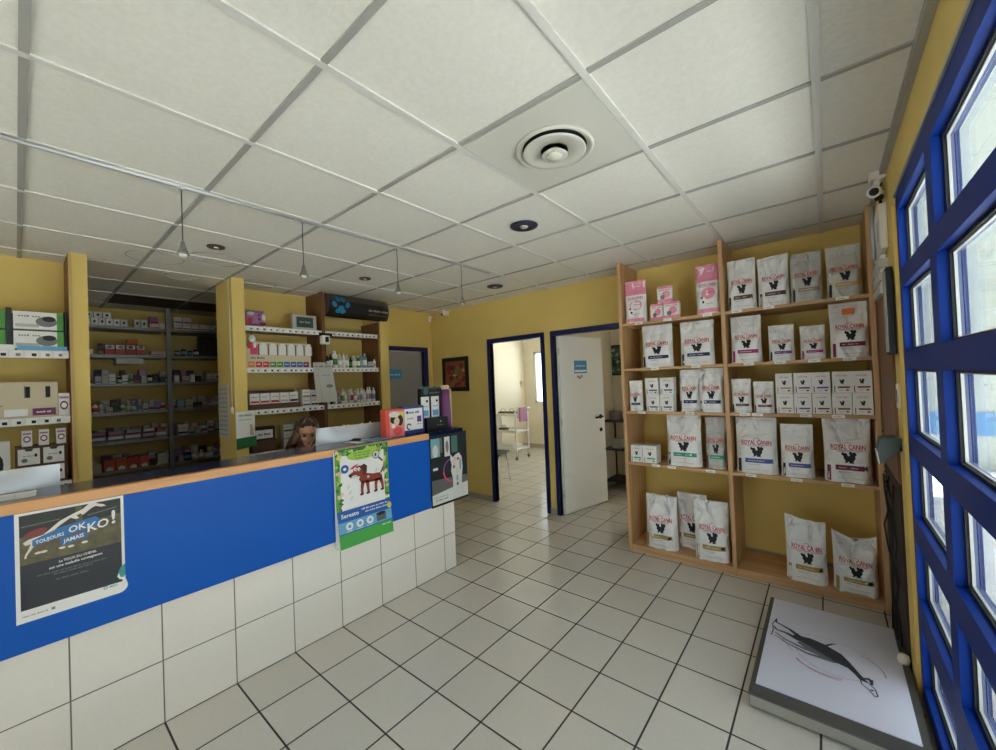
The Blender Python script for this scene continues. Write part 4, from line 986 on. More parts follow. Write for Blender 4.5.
# ------------------------------------------------------------------ storeroom racks
XS = -5.95
RZS = [2.32, 2.005, 1.69, 1.375, 1.06, .745, .35]
def steel_rack(label, y0, y1):
    t = thing('steel_rack', label, 'shelving', (-6.16, (y0+y1)/2, 0)); w = (y1-y0)/2
    for sx in (.19,):
        for sy in (-w, w): MB().box(sx-.018, sx+.018, sy-.010, sy+.010, 0, 2.56, M_steel).build('upright', t)
    for z in RZS: MB().box(-.17, .195, -w+.015, w-.015, z-.03, z, M_steel).build('shelf', t)
    return t
steel_rack('left grey steel rack of medicine supplies in the storeroom', .40, 1.145)
steel_rack('right grey steel rack of medicine supplies in the storeroom, partly hidden by the yellow post', 1.166, 1.93)
def st(bay, row, y, w, h, col, art, n, what='carton', zadd=0, extra=''):
    z = RZS[row]+zadd
    lb = '%s %s, %s%s from the left, %s shelf of the %s storeroom rack' % (extra or ('small '+col), what, ORD[n], ' upper one' if zadd else '', ('top', 'second', 'third', 'fourth', 'fifth', 'sixth', 'lowest')[row], bay)
    g_ = '%ss on the %s storeroom rack' % (what, bay)
    x = XS-.02-.0
    if what == 'bottle': return bottle(lb, x-.03, y, z, w/2, h, col, 'white' if col != 'white' else 'grey', g_)
    return box_item('supply_carton', lb, 'carton', x, y, z, w-.004, h, min(.12, max(.06, w)), col, art, g_)
# left bay, rows as in the photograph
for k in range(6): st('left', 0, .475+.058*k+.01, .058, .075, 'white', 'dot', k)
for k in range(3): st('left', 0, .50+.07*k, .066, .065, 'white', 'dot', k, zadd=.0765)
for k in range(2): st('left', 0, .885+.058*k, .057, .085, 'white', 'dot', 6+k)
st('left', 0, 1.03, .08, .05, 'white', 'lines', 8); st('left', 0, 1.03, .075, .08, 'pink', 'lines', 3, zadd=.0515); st('left', 0, 1.10, .05, .06, 'white', 'lines', 9)
st('left', 1, .48, .10, .055, 'white', None, 0)
st('left', 1, .585, .04, .12, 'black', 'lines', 1)
for k in range(4): st('left', 1, .655+.085*k, .082, .115, 'red', 'top', 2+k)
st('left', 1, .84, .09, .06, 'orange', None, 0, zadd=.1165, extra='rounded orange'); st('left', 1, 1.06, .13, .045, 'white', 'lines', 6)
r = random.Random(5)
y = .56; n = 0
for w_, h_, c_, wh in ((.05,.08,'white','carton'),(.05,.15,'grey','carton'),(.055,.10,'white','carton'),(.04,.08,'black','bottle'),(.05,.09,'white','carton'),(.04,.10,'cream','bottle'),(.055,.09,'black','carton'),(.05,.08,'grey','carton'),(.045,.11,'black','bottle'),(.05,.10,'black','carton'),(.045,.07,'black','carton'),(.04,.08,'black','bottle')):
    st('left', 2, y, w_, h_, c_, 'lines' if wh == 'carton' else None, n, wh); y += w_+.004; n += 1
y = .46; n = 0
for w_, h_, c_, wh in ((.045,.11,'white','bottle'),(.045,.11,'white','bottle'),(.05,.115,'white','bottle'),(.06,.06,'grey','carton'),(.05,.06,'black','carton'),(.045,.09,'white','bottle'),(.04,.12,'grey','bottle'),(.045,.11,'teal','bottle'),(.045,.13,'grey','bottle'),(.05,.08,'white','carton'),(.05,.12,'grey','carton'),(.05,.10,'pink','carton'),(.045,.1,'white','bottle')):
    st('left', 3, y+w_/2, w_, h_, c_, 'lines' if wh == 'carton' else None, n, wh); y += w_+.003; n += 1
for k, (y, w_, c_) in enumerate(((.535,.14,'white'),(.685,.13,'white'),(.825,.13,'white'),(.955,.11,'grey'),(1.065,.10,'white'))):
    st('left', 4, y, w_, .055, c_, 'split', k, extra='low %s' % c_); st('left', 4, y+.004, w_-.01, .055, ('pink','pink','grey','white','red')[k], 'split', k, zadd=.0565, extra='flat %s' % ('pink','pink','grey','white','red')[k])
st('left', 5, .525, .09, .085, 'grey', None, 0)
for k in range(4): st('left', 5, .63+.095*k, .092, .125, 'red' if k != 1 else 'orange', 'house', 1+k)
st('left', 5, .60, .05, .06, 'grey', 'lines', 0, zadd=.1265) if False else None
st('left', 5, .99, .05, .07, 'black', None, 5); st('left', 5, 1.075, .10, .13, 'grey', 'lines', 6)
# right bay
for k in range(5): st('right', 0, 1.25+.085*k, .082, .075, 'white', 'lines', k)
for k in range(2): st('right', 0, 1.25+.09*k, .085, .07, 'white', 'lines', k, zadd=.0765)
st('right', 0, 1.66, .08, .16, 'grey', 'lines', 5)
for k in range(4): st('right', 1, 1.24+.062*k, .055, .08+.02*(k % 2), 'black', None, k, 'bottle')
st('right', 1, 1.585, .25, .25, 'black', None, 4, extra='big')
st('right', 2, 1.225, .05, .08, 'white', None, 0); st('right', 2, 1.31, .07, .07, 'grey', 'lines', 1); st('right', 2, 1.38, .045, .09, 'white', None, 2); st('right', 2, 1.44, .05, .07, 'black', None, 3); st('right', 2, 1.60, .18, .13, 'grey', 'white', 4)
for row in (3, 4, 5):
    y = 1.22; n = 0
    while y < 1.80:
        w_ = r.uniform(.045, .085); h_ = r.uniform(.06, .12); c_ = r.choice(['white','grey','cream','black','grey','pink','teal' if row == 3 else 'grey']); wh = r.choice(['carton', 'bottle'])
        if row == 4 and n == 0: c_, w_, wh = 'white', .10, 'carton'
        st('right', row, y+w_/2, w_, h_, c_, 'lines' if wh == 'carton' else None, n, wh); y += w_+.006; n += 1
# a second, deeper layer of goods behind the first on the crowded rows
r = random.Random(21)
for bay, y0, y1 in (('left', .48, 1.12), ('right', 1.22, 1.84)):
    for row in (2, 3, 4, 5):
        y = y0; n = 0
        while y < y1:
            w_ = r.uniform(.05, .09); h_ = r.uniform(.10, .16); c_ = r.choice(['white','grey','cream','black','grey','white','pink'])
            o = box_item('supply_carton', '%s carton in the rear layer, %s from the left, %s shelf of the %s rack' % (c_, ORD[n], ('', '', 'third', 'fourth', 'fifth', 'sixth')[row], bay), 'carton', XS-.20, y+w_/2, RZS[row], w_-.004, h_, .07, c_, 'lines', 'cartons on the %s storeroom rack' % bay)
            y += w_+r.uniform(.004, .03); n += 1
tr = thing('hanging_tray', 'white tray hung under the second shelf of the left storeroom rack', 'tray', (XS+.06, .80, 1.895))
MB().box(-.10, .10, -.12, .10, 0, .06, M_lg, bev=.006).build('tray_body', tr); MB().box(-.10, -.095, -.10, .08, .06, .08, M_lg).build('hook', tr)
# ------------------------------------------------------------------ ceiling fittings
M_vent = mat('cream painted metal', (214,212,200), .45); M_shadow = mat('painted recess shade', (24,24,24), .8); M_navyring = mat('dark blue ring', (28,30,62), .4); M_chrome = mat('chrome', (220,220,222), .15, .9)  # M_shadow: shade inside the duct and spot recesses, painted as flat black
vt = thing('ceiling_diffuser', 'round cream air diffuser with concentric cones in a plain metal ceiling panel', 'air vent', (-.887, 1.53, ZC))
MB().box(-.285, .285, -.285, .285, -.008, -.0005, M_vent).build('panel', vt)
q = MB()
q.lathe([(.168, -.009), (.172, -.016), (.162, -.022), (.150, -.016), (.140, -.009)], M_vent, 40); q.build('outer_ring', vt)
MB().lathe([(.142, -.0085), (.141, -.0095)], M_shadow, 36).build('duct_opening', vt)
q = MB().lathe([(.068, -.013), (.136, -.022), (.138, -.026), (.130, -.028), (.066, -.022), (.064, -.018)], M_vent, 36); q.build('middle_cone', vt)
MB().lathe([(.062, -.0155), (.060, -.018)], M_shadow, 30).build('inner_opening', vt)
MB().lathe([(.030, -.018), (.058, -.040), (.054, -.044), (.030, -.040)], M_vent, 30).build('inner_cone', vt)
MB().lathe([(.036, -.040), (.032, -.050), (.018, -.056), (.004, -.058)], M_vent, 26).build('centre_cap', vt)
def spot(label, x, y, r, dark=True, lit=False):
    t = thing('recessed_spotlight', label, 'ceiling light', (x, y, ZC))
    MB().lathe([(r*.72, -.002), (r*.98, -.003), (r, -.007), (r*.96, -.012), (r*.74, -.010)], M_navyring if dark else M_brown, 30).build('ring', t)
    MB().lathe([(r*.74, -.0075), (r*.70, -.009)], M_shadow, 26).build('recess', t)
    MB().lathe([(r*.30, -.009), (r*.34, -.013), (r*.20, -.020), (r*.05, -.022)], M_chrome, 18).build('lamp', t)
spot('dark blue ringed recessed spotlight nearest the round air diffuser', -1.504, 2.158, .092)
spot('dark ringed recessed spotlight close to the back wall', -2.72, 3.31, .088)
spot('small dark recessed spot above the counter, near the hanging lamps on the left', -3.26, .908, .055, False)
spot('small dark recessed spot above the counter, between the second and third hanging lamps', -3.33, 2.12, .055, False)
M_stain = mat('stained ceiling ring', (170,162,146), .9)
for k, (x, y, r_) in enumerate(((-3.82, .68, .17), (-3.60, 1.00, .18), (-4.16, 1.50, .15), (-4.3, .95, .13))):
    q = MB(); q.lathe([(r_-.006, -.0005), (r_-.006, -.003), (r_, -.003), (r_, -.0005)], M_stain, 36)
    q2 = MB(); n = 36
    vs = []; 
    for rr in (r_-.006, r_):
        for z in (-.0005, -.003): vs += [(rr*math.cos(2*PI*i/n), rr*math.sin(2*PI*i/n), z) for i in range(n)]
    fs = []
    for i in range(n):
        j = (i+1) % n; fs += [(n+i, n+j, 3*n+j, 3*n+i), (i, j, n+j, n+i), (2*n+i, 2*n+j, 3*n+j, 3*n+i)]
    q2.add(vs, fs, M_stain)
    o = q2.build('ceiling_ring', None, (x, y, ZC)); tag(o, 'thin stained ring on the ceiling tiles, %s' % ('left of the first hanging lamp', 'behind the first hanging lamp', 'above the right yellow post', 'above the storeroom opening')[k], 'ring mark', 'stained rings on the ceiling')
# rail with hanging lamps
RX = -2.387
rl = thing('lamp_rail', 'long thin aluminium rail under the ceiling carrying the hanging lamps', 'rail', (RX, .4, ZC-.017))
MB().tube([(0, -2.6, 0), (0, 2.43, 0)], .009, M_alu, 10).build('rail', rl)
q = MB()
for y in (-2, -.5, .9, 2.3): q.box(-.006, .006, y-.006, y+.006, 0, .0165, M_alu)
q.build('fixing', rl)
M_lampm = mat('grey lamp metal', (128,128,124), .35, .6); M_bulb = mat('lamp glass', (226,222,208), .2)
first = None
for k, y in enumerate((.528, 1.108, 1.79, 2.455)):
    lb = 'small grey cone lamp on a thin cord, %s' % ('leftmost and nearest of the four', 'second of the four from the left', 'third of the four from the left', 'fourth and farthest of the four')[k]
    if first is None:
        t = thing('hanging_lamp', lb, 'lamp', (RX, y, ZC-.03), 0, 'hanging lamps on the rail'); first = t
        MB().tube([(0, 0, 0), (0, 0, -.26)], .0025, M_black).build('cord', t)
        shd = MB().lathe([(.005, -.25), (.009, -.26), (.012, -.280), (.022, -.308), (.025, -.320), (.022, -.320), (.009, -.28)], M_lampm, 20).build('lamp_shade', t)
        MB().lathe([(.017, -.312), (.018, -.324), (.010, -.332), (.002, -.334)], M_bulb, 16).build('bulb', shd)
        MB().lathe([(.012, 0), (.012, .012)], M_alu, 12).build('rail_clip', t)
    else: dup(first, (RX, y, ZC-.03), lb)
# cameras and sensor
t = thing('security_camera', 'small white camera near the ceiling on the yellow back wall', 'camera', (-4.10, 3.90, 2.53))
MB().box(-.03, .03, -.015, 0, -.03, .03, M_cart, bev=.004).build('mount', t); MB().tube([(0, -.01, 0), (.01, -.045, -.005)], .009, M_cart).build('arm', t)
MB().lathe([(.028, 0), (.034, .03), (.034, .06), (.026, .072)], M_cart, 18, Matrix.Translation((.005, -.04, -.004)) @ Matrix.Rotation(math.radians(75), 4, 'X')).build('housing', t)
MB().lathe([(.020, .0), (.014, .006)], M_black, 16, Matrix.Translation((.005, -.108, -.022)) @ Matrix.Rotation(math.radians(75), 4, 'X')).build('lens', t)
t = thing('motion_sensor', 'tiny white sensor in the corner where the yellow walls meet', 'sensor', (-4.43, 3.87, 2.49))
MB().box(-.019, .02, -.03, .029, -.04, .04, M_cart, bev=.006).build('housing', t); MB().box(.02, .026, -.018, .018, -.03, .01, M_lgrey, bev=.002).build('lens', t)
t = thing('security_camera', 'white tube camera with a black lens above the beech shelving, near the window wall', 'camera', (.252, 2.93, 2.50))
MB().box(-.035, .028, -.04, .04, .03, .073, M_cart, bev=.005).build('mount', t)
MB().tube([(.0, 0, .03), (-.01, -.01, -.0)], .014, M_cart).build('arm', t)
MC = Matrix.Translation((-.012, 0, -.03)) @ Matrix.Rotation(math.radians(100), 4, 'X') @ Matrix.Rotation(math.radians(-10), 4, 'Y')
MB().lathe([(.022, -.04), (.031, -.03), (.031, .05), (.027, .056)], M_cart, 22, MC).build('housing', t)
MB().lathe([(.021, .054), (.018, .060)], M_black, 20, MC).build('lens', t)
# white equipment beside the shelving, on the window wall
t = thing('alarm_panel', 'white wall box with a grille and conduit high beside the beech shelving', 'wall box', (.28, 3.05, 2.17))
MB().box(-.032, 0, -.12, .30, 0, .24, M_cart, bev=.006).build('housing', t)
MB().box(-.035, -.032, -.09, -.02, .05, .16, M_lgrey).build('grille', t)
MB().tube([(-.042, .12, -.01), (-.042, .12, .30)], .010, M_alu).build('conduit', t)
MB().tube([(-.02, -.10, .24), (-.025, -.12, .32), (-.015, -.08, .36), (-.02, -.10, .40)], .007, M_black).lathe([(.016, 0), (.02, .012), (.016, .024)], M_black, 12, Matrix.Translation((-.03, -.15, .25))).lathe([(.016, 0), (.02, .012), (.016, .024)], M_black, 12, Matrix.Translation((-.03, -.14, .29))).build('cable', t)
for k in range(3):
    t = thing('paper_tray', 'grey white tray stacked below the white wall box, %s of the three' % ('lowest', 'middle', 'topmost')[k], 'tray', (.28, 3.12, 1.94+.072*k), 0, 'stacked trays by the window')
    MB().box(-.038, 0, -.13, .24, 0, .010, M_lg).box(-.038, -.031, -.13, .24, .01, .045, M_lg).box(-.031, 0, .234, .24, .01, .045, M_lg).box(-.031, 0, -.13, -.124, .01, .045, M_lg).box(-.028,-.006,-.1,.2,.045,.071,M_paper).build('tray_body', t)
t = thing('wooden_cabinet', 'shallow dark brown wooden panel standing in the gap between beech shelving and window', 'panel', (.28, 3.15, 0))
MB().box(-.022, -.001, -.33, .29, .95, 1.935, M_dwood).build('upper_board', t)
MB().box(-.022, -.001, -.33, .29, .0, .94, mat('dark board', (52,42,36), .7)).build('lower_board', t)
# cables hanging in the gap
t = thing('cables', 'tangle of black cables hanging between the beech shelving and the window', 'cables', (.238, 3.0, .02))
for s_ in range(4):
    r = random.Random(s_); pts = [(r.uniform(-.012, .012), .1*s_-.1+r.uniform(-.04, .04), .9-.1*i) for i in range(10)]; MB().tube(pts, .0045, M_black, 6).build('cable', t)
MB().lathe([(.02, .0), (.024, .02), (.02, .04)], M_cart, 12, Matrix.Translation((.0, -.22, .05))).build('plug', t)
t = thing('spiral_cable', 'coiled black cable running down the edge of the beech shelving', 'cable', (.262, 3.44, .75))
MB().tube([(.008*math.cos(i*1.2), .008*math.sin(i*1.2)-.008, .006*i) for i in range(70)], .0028, M_black, 5).build('coil', t)
# black framed board and the grey-green box near the first window frame
t = thing('notice_board', 'narrow black edged board beside the first blue window frame', 'board', (.268, 2.72, 1.60))
MB().box(-.030, -.006, -.06, .06, 0, .42, M_black, bev=.003).build('frame', t); MB().box(-.034, -.030, -.045, .045, .015, .405, M_lgrey).build('panel', t)
t = thing('leaflet_box', 'grey green wedge shaped leaflet box on the yellow edge beside the window', 'box', (.268, 2.74, 1.10), 0)
WG = [(-.090, .03), (-.082, -.035), (-.015, .04), (0, .085), (-.02, .10), (-.078, .09)]
MB().prism(WG, -.05, .06, mat('grey green plastic', (66,78,72), .45), lambda a, b, t_: (a, t_, b)).build('box_body', t)
q = MB().prism([(-.091, .028), (-.083, -.033), (-.081, -.033), (-.088, .028)], -.049, .059, M_paper, lambda a, b, t_: (a-.002, t_, b)); q.build('leaflet', t)
MB().box(-.01, 0, -.02, .02, .03, .09, M_black).build('bracket', t)
M_sw = mat('switch plate', (236,226,196), .5)
t = thing('wall_switch', 'small cream switch on the yellow strip below the black edged board', 'switch', (.268, 2.70, 1.40))
MB().box(-.010, 0, -.035, .035, -.06, .06, M_sw, bev=.003).build('plate', t); MB().box(-.014, -.010, -.012, .012, -.03, .03, M_grey).build('rocker', t)
# ------------------------------------------------------------------ floor scale
sp = thing('floor_scale', 'low steel pet scale with a white mat printed with a greyhound, beside the window', 'scale', (-.05, 2.62, 0), math.radians(0))
M_smet = mat('dull steel', (98,98,95), .4, .5, var=.06, scale=4); M_sside = mat('steel side', (168,166,158), .45, .3); M_smat = mat('lavender white mat', (206,206,220), .42, var=.02, scale=2)
Xa, Xb, Ya, Yb = -.285, .305, -.49, .49
MB().box(Xa, Xb, Ya, Yb, .012, .062, M_sside, bev=.004).build('body', sp)
q = MB().box(Xa-.004, Xb+.004, Ya-.004, Yb+.004, .062, .072, M_smet, bev=.003); q.build('top_plate', sp)
for a in (Xa+.05, Xb-.05):
    for b in (Ya+.05, Yb-.05): MB().lathe([(.022, 0), (.022, .014)], M_black, 14, cx=a, cy=b).build('foot', sp)
m_ = MB().box(Xa+.018, Xb-.026, Ya+.075, Yb-.012, .072, .077, M_smat, bev=.001)
# greyhound drawing, head towards +X/-Y, feet towards -X
def ffn(a, b, t): return (a, b, .077+t)
# drawn on its own axes then rotated: along the length from rump (left, far) to head (right, near)
ang = math.radians(-4)
def dfn(a, b, t): return (-.02+a*math.cos(ang)-b*math.sin(ang), .03+a*math.sin(ang)+b*math.cos(ang), .077+t)
M_d1 = mat('charcoal drawing', (52,52,60), .6); M_d2 = mat('grey wash drawing', (104,104,116), .6); M_d3 = mat('faint red line', (176,96,112), .6); M_d4 = mat('faint grey line', (150,150,162), .6)
put_poly(m_, [(-.13,.07),(-.06,.085),(.0,.07),(.07,.03),(.11,-.03),(.115,-.06),(.10,-.075),(.05,-.06),(.0,-.03),(-.05,-.005),(-.10,.02),(-.14,.045)], M_d1, dfn, .0005)
put_poly(m_, [(-.10,.03),(-.05,.0),(.0,-.03),(.06,-.065),(.04,-.075),(-.02,-.05),(-.07,-.03),(-.11,.0)], M_d2, dfn, .0007)
put_stroke(m_, [(.10,-.05),(.135,-.10),(.165,-.15)], [.035,.024,.026], M_d1, dfn, .0007)
put_poly(m_, [(.145,-.135),(.175,-.14),(.195,-.17),(.205,-.215),(.195,-.225),(.175,-.19),(.150,-.165)], M_smat, dfn, .001)
put_stroke(m_, [(.145,-.135),(.175,-.14),(.195,-.17),(.205,-.215),(.195,-.225),(.175,-.19),(.150,-.165),(.145,-.135)], .005, M_d1, dfn, .0013)
put_disc(m_, .185, -.185, .007, .006, M_d1, dfn, .0015, 8); put_stroke(m_, [(.155,-.115),(.180,-.105),(.185,-.145)], [.01,.018,.008], M_d1, dfn, .0013)
put_stroke(m_, [(-.10,.06),(-.16,.11),(-.225,.14),(-.228,.18)], [.028,.015,.010,.006], M_d1, dfn, .0008)
put_stroke(m_, [(-.10,.03),(-.17,.06),(-.21,.06),(-.228,.09)], [.030,.016,.011,.007], M_d1, dfn, .0008)
put_stroke(m_, [(.0,-.04),(-.08,-.035),(-.16,-.01),(-.215,.03)], [.028,.018,.011,.007], M_d2, dfn, .0008)
put_stroke(m_, [(.03,-.06),(-.06,-.07),(-.15,-.04),(-.21,.0)], [.028,.016,.010,.007], M_d2, dfn, .0008)
put_stroke(m_, [(-.228,.18),(-.238,.11),(-.225,.05),(-.225,-.01)], .005, M_d1, dfn, .0009)
put_stroke(m_, [(.0,.055),(.03,.10),(.045,.11)], [.014,.01,.004], M_d1, dfn, .0008)
put_ring(m_, .02, -.02, .196, .199, M_d4, dfn, .0006, 40, .2*PI, .8*PI, .8); put_ring(m_, .05, -.03, .158, .161, M_d4, dfn, .0006, 30, 1.0*PI, 1.8*PI, .9)
put_ring(m_, .02, -.03, .165, .170, M_d3, dfn, .0007, 24, 1.25*PI, 1.62*PI, 1.0); put_ring(m_, .03, -.05, .155, .158, M_d3, dfn, .0007, 24, 1.2*PI, 1.6*PI, 1.0); put_ring(m_, .10, -.05, .13, .1335, M_d2, dfn, .0007, 24, .0*PI, .4*PI, 1.0)
put_stroke(m_, [(-.2,.03),(-.12,-.09)], .003, M_d4, dfn, .0006)
m_.build('rubber_mat', sp)

# ------------------------------------------------------------------ back wall picture
def picture(name, label, x, y, z, w, h, fw, cols, rz=0, seed=1):
    t = thing(name, label, 'picture', (x, y, z), rz)
    f = MB()
    for a, b, c_, d in ((-w/2, w/2, 0, fw), (-w/2, w/2, h-fw, h), (-w/2, -w/2+fw, fw, h-fw), (w/2-fw, w/2, fw, h-fw)): f.box(a, b, -.02, 0, c_, d, M_black)
    f.build('frame', t)
    p = MB().box(-w/2+fw, w/2-fw, -.010, -.002, fw, h-fw, cols[0]); fn = lambda a, b, t_: (a, -.010-t_, b); r = random.Random(seed)
    for k in range(34):
        ra = r.uniform(.03, .13)*w; rb = r.uniform(.03, .12)*h; a = r.uniform(-w/2+fw+ra, w/2-fw-ra); b = r.uniform(fw+rb, h-fw-rb)
        ra, rb = min(ra, rb*1.6), min(ra, rb)
        put_disc(p, a, b, ra, rb, r.choice(cols[1:]), fn, .0004+.00002*k, 10, r.uniform(0, 3))
    p.build('print', t); return t
M_p1 = mat('print ochre red', (150,84,52), .5); M_p2 = mat('print deep red', (128,30,30), .5); M_p3 = mat('print straw', (206,176,110), .5); M_p4 = mat('print dark umber', (60,40,34), .5); M_p5 = mat('print leaf', (110,124,84), .5)
picture('framed_picture', 'black framed red and straw coloured picture on the yellow back wall', -3.975, 3.899, 1.43, .50, .47, .055, [M_p1, M_p2, M_p3, M_p4, M_p2, M_p1, M_p3, M_p5], 0, 3)
picture('framed_picture', 'dark framed green picture on the wall of the room behind the open white door', -2.36, 5.599, 1.56, .22, .44, .02, [M_tealg, M_p5, M_p4, M_lgrey, M_tealg], 0, 5)
# ------------------------------------------------------------------ rooms behind
tr = thing('trolley', 'white three shelf trolley against the wall in the bright back room', 'trolley', (-5.02, 6.35, 0))
for z in (.18, .52, .85):
    MB().box(-.36, .36, -.22, .22, z, z+.022, M_cart, bev=.006).box(-.36, .36, -.22, -.205, z+.022, z+.05, M_cart).box(-.36, .36, .205, .22, z+.022, z+.05, M_cart).build('tray_shelf', tr)
for a in (-.34, .34):
    for b in (-.20, .20): pst = MB().tube([(a, b, .06), (a, b, .92)], .018, M_cart, 10).build('post', tr); MB().lathe([(.03, -.012), (.03, .012)], M_grey, 14, Matrix.Translation((a, b, .03)) @ Matrix.Rotation(PI/2, 4, 'X')).build('caster', pst)
MB().tube([(.34, -.20, .92), (.40, -.20, .99), (.40, .20, .99), (.34, .20, .92)], .016, M_cart, 10).build('handle', tr)
tw = thing('towel', 'pale pink towel hanging over the handle of the white trolley', 'towel', (-4.60, 6.30, 1.01))
MB().box(-.0, .035, -.14, .10, -.27, .008, M_pinkp, bev=.01).box(-.05, .0, -.14, .10, -.20, .008, mat('white towel', (222,216,216), .8), bev=.01).build('cloth', tw)
for k, (x, y, z, lb) in enumerate(((-5.10, 6.30, .873, 'on the top tray left'), (-4.90, 6.33, .873, 'on the top tray right'), (-5.1, 6.3, .543, 'on the middle tray'))):
    t = thing('wire_basket', 'small brown grey basket %s of the white trolley' % lb, 'basket', (x, y, z), 0, 'baskets on the trolley')
    MB().box(-.08, .08, -.07, .07, 0, .05, M_kraft, bev=.01).build('basket_body', t); MB().tube([(-.07, 0, .04), (-.04, 0, .10), (.04, 0, .10), (.07, 0, .04)], .006, M_steel, 8).build('handle', t)
t = thing('stacked_boxes', 'low white box on the bottom tray of the trolley', 'box', (-5.0, 6.33, .2025)); MB().box(-.2, .22, -.14, .14, 0, .08, M_cart, bev=.01).build('box_body', t)
th = thing('thermostat', 'round beige dial on the cream wall between trolley and window', 'thermostat', (-5.4, 7.36, 1.48), PI/2)
MB().lathe([(.05, 0), (.052, .012), (.04, .03), (.012, .036)], mat('beige plastic', (196,178,150), .5), 22, Matrix.Rotation(PI/2, 4, 'X')).build('dial', th)
MB().box(-.03, .03, -.012, 0, -.10, -.04, mat('beige plastic', (196,178,150), .5), bev=.003).build('base', th)
ch = thing('metal_stool', 'dark stool with thin metal legs just inside the bright back room doorway', 'stool', (-3.97, 4.60, 0), .3)
MB().box(-.2, .2, -.2, .2, .44, .475, mat('dark grey seat', (58,56,56), .6), bev=.012).build('seat', ch)
for a in (-.18, .18):
    for b in (-.18, .18): MB().tube([(a*.9, b*.9, .44), (a*1.12, b*1.12, 0)], .009, M_chrome, 8).build('leg', ch)
tc_ = thing('utility_cart', 'dark metal cart standing behind the open white door, mostly hidden by the beech shelving', 'cart', (-2.12, 5.30, 0))
for z in (.12, .55, .93): MB().box(-.27, .25, -.2, .2, z, z+.02, mat('dark cart metal', (60,58,56), .5), bev=.004).build('tray_shelf', tc_)
for a in (-.26, .24):
    for b in (-.19, .19): MB().tube([(a, b, .0), (a, b, 1.0)], .012, mat('dark cart metal', (60,58,56), .5), 8).build('post', tc_)
for k, (x, z) in enumerate(((-.12, .57), (.08, .95), (-.14, .95))):
    o = MB().box(-.07, .07, -.07, .07, 0, .12, (M_lgrey, M_kraft, M_grey)[k], bev=.006).build('supply_box', None, (-2.12+x, 5.26, z+.0005)); tag(o, ('grey box on the middle tray of the dark cart', 'brown box on the top tray of the dark cart, right', 'grey box on the top tray of the dark cart, left')[k], 'box')
# ------------------------------------------------------------------ the seated person
def skin_mesh(joints, edges, levels=2):
    """joints: name -> ((x,y,z), (rx,ry)); returns an evaluated skinned mesh"""
    names = list(joints); me = bpy.data.meshes.new('skeleton')
    me.from_pydata([joints[n][0] for n in names], [(names.index(a), names.index(b)) for a, b in edges], [])
    ob = bpy.data.objects.new('skeleton', me); COL.objects.link(ob)
    md = ob.modifiers.new('skin', 'SKIN'); md.use_smooth_shade = True; md.branch_smoothing = .6
    sv = me.skin_vertices[0].data
    for i, n in enumerate(names):
        r = joints[n][1]; sv[i].radius = r if isinstance(r, tuple) else (r, r); sv[i].use_root = (i == 0)
    ob.modifiers.new('sub', 'SUBSURF').levels = levels
    dg = bpy.context.evaluated_depsgraph_get(); dg.update()
    out = bpy.data.meshes.new_from_object(ob.evaluated_get(dg))
    bpy.data.objects.remove(ob); bpy.data.meshes.remove(me)
    return out
def remeshed(bm, voxel):
    bmesh.ops.remove_doubles(bm, verts=bm.verts, dist=1e-6); bmesh.ops.holes_fill(bm, edges=bm.edges, sides=40); bmesh.ops.recalc_face_normals(bm, faces=bm.faces)
    me = bpy.data.meshes.new('tmp'); bm.to_mesh(me); bm.free()
    ob = bpy.data.objects.new('tmp', me); COL.objects.link(ob)
    m = ob.modifiers.new('r', 'REMESH'); m.mode = 'VOXEL'; m.voxel_size = voxel; m.use_smooth_shade = True
    s = ob.modifiers.new('s', 'SMOOTH'); s.factor = .5; s.iterations = 2
    dg = bpy.context.evaluated_depsgraph_get(); dg.update()
    out = bpy.data.meshes.new_from_object(ob.evaluated_get(dg)); bpy.data.objects.remove(ob); bpy.data.meshes.remove(me)
    return out
def ell(bm, c, r, M=None, seg=16):
    g = bmesh.ops.create_uvsphere(bm, u_segments=seg, v_segments=seg//2+2, radius=1)
    for v in g['verts']:
        p = Vector((v.co.x*r[0], v.co.y*r[1], v.co.z*r[2]))+Vector(c)
        v.co = M @ p if M is not None else p
PX, PY = -3.42, 1.52
pr = thing('person', 'seated person with long brown hair and a dark navy top, head bowed behind the counter', 'person', (PX, PY, 0))
HM = Matrix.Translation((.115, 0, 1.195)) @ Matrix.Rotation(math.radians(-20), 4, 'Z') @ Matrix.Rotation(math.radians(26), 4, 'Y')
J = {'pelvis': ((-.20, 0, .55), (.13, .11)), 'waist': ((-.17, 0, .68), (.105, .09)), 'chest': ((-.09, 0, .87), (.135, .10)), 'upper': ((-.04, 0, .98), (.11, .08)), 'neck': ((.02, 0, 1.06), (.05, .05)), 'skull': ((.08, 0, 1.15), (.052, .055))}
Ed = [('pelvis','waist'),('waist','chest'),('chest','upper'),('upper','neck'),('neck','skull')]
for s, S in ((-1, 'r'), (1, 'l')):
    J.update({'sh'+S: ((-.03, s*.155, .99), .052), 'el'+S: ((.04, s*.225, .80), .040), 'wr'+S: ((.25, s*.13, .785), .025), 'pm'+S: ((.315, s*.115, .782), (.034, .016)),
              'hip'+S: ((-.13, s*.09, .53), .085), 'kn'+S: ((.24, s*.12, .52), .058), 'an'+S: ((.22, s*.13, .10), .036), 'to'+S: ((.36, s*.145, .035), (.034, .024))})
    Ed += [('upper','sh'+S),('sh'+S,'el'+S),('el'+S,'wr'+S),('wr'+S,'pm'+S),('pelvis','hip'+S),('hip'+S,'kn'+S),('kn'+S,'an'+S),('an'+S,'to'+S)]
bm = bmesh.new(); me = skin_mesh(J, Ed); bm.from_mesh(me)
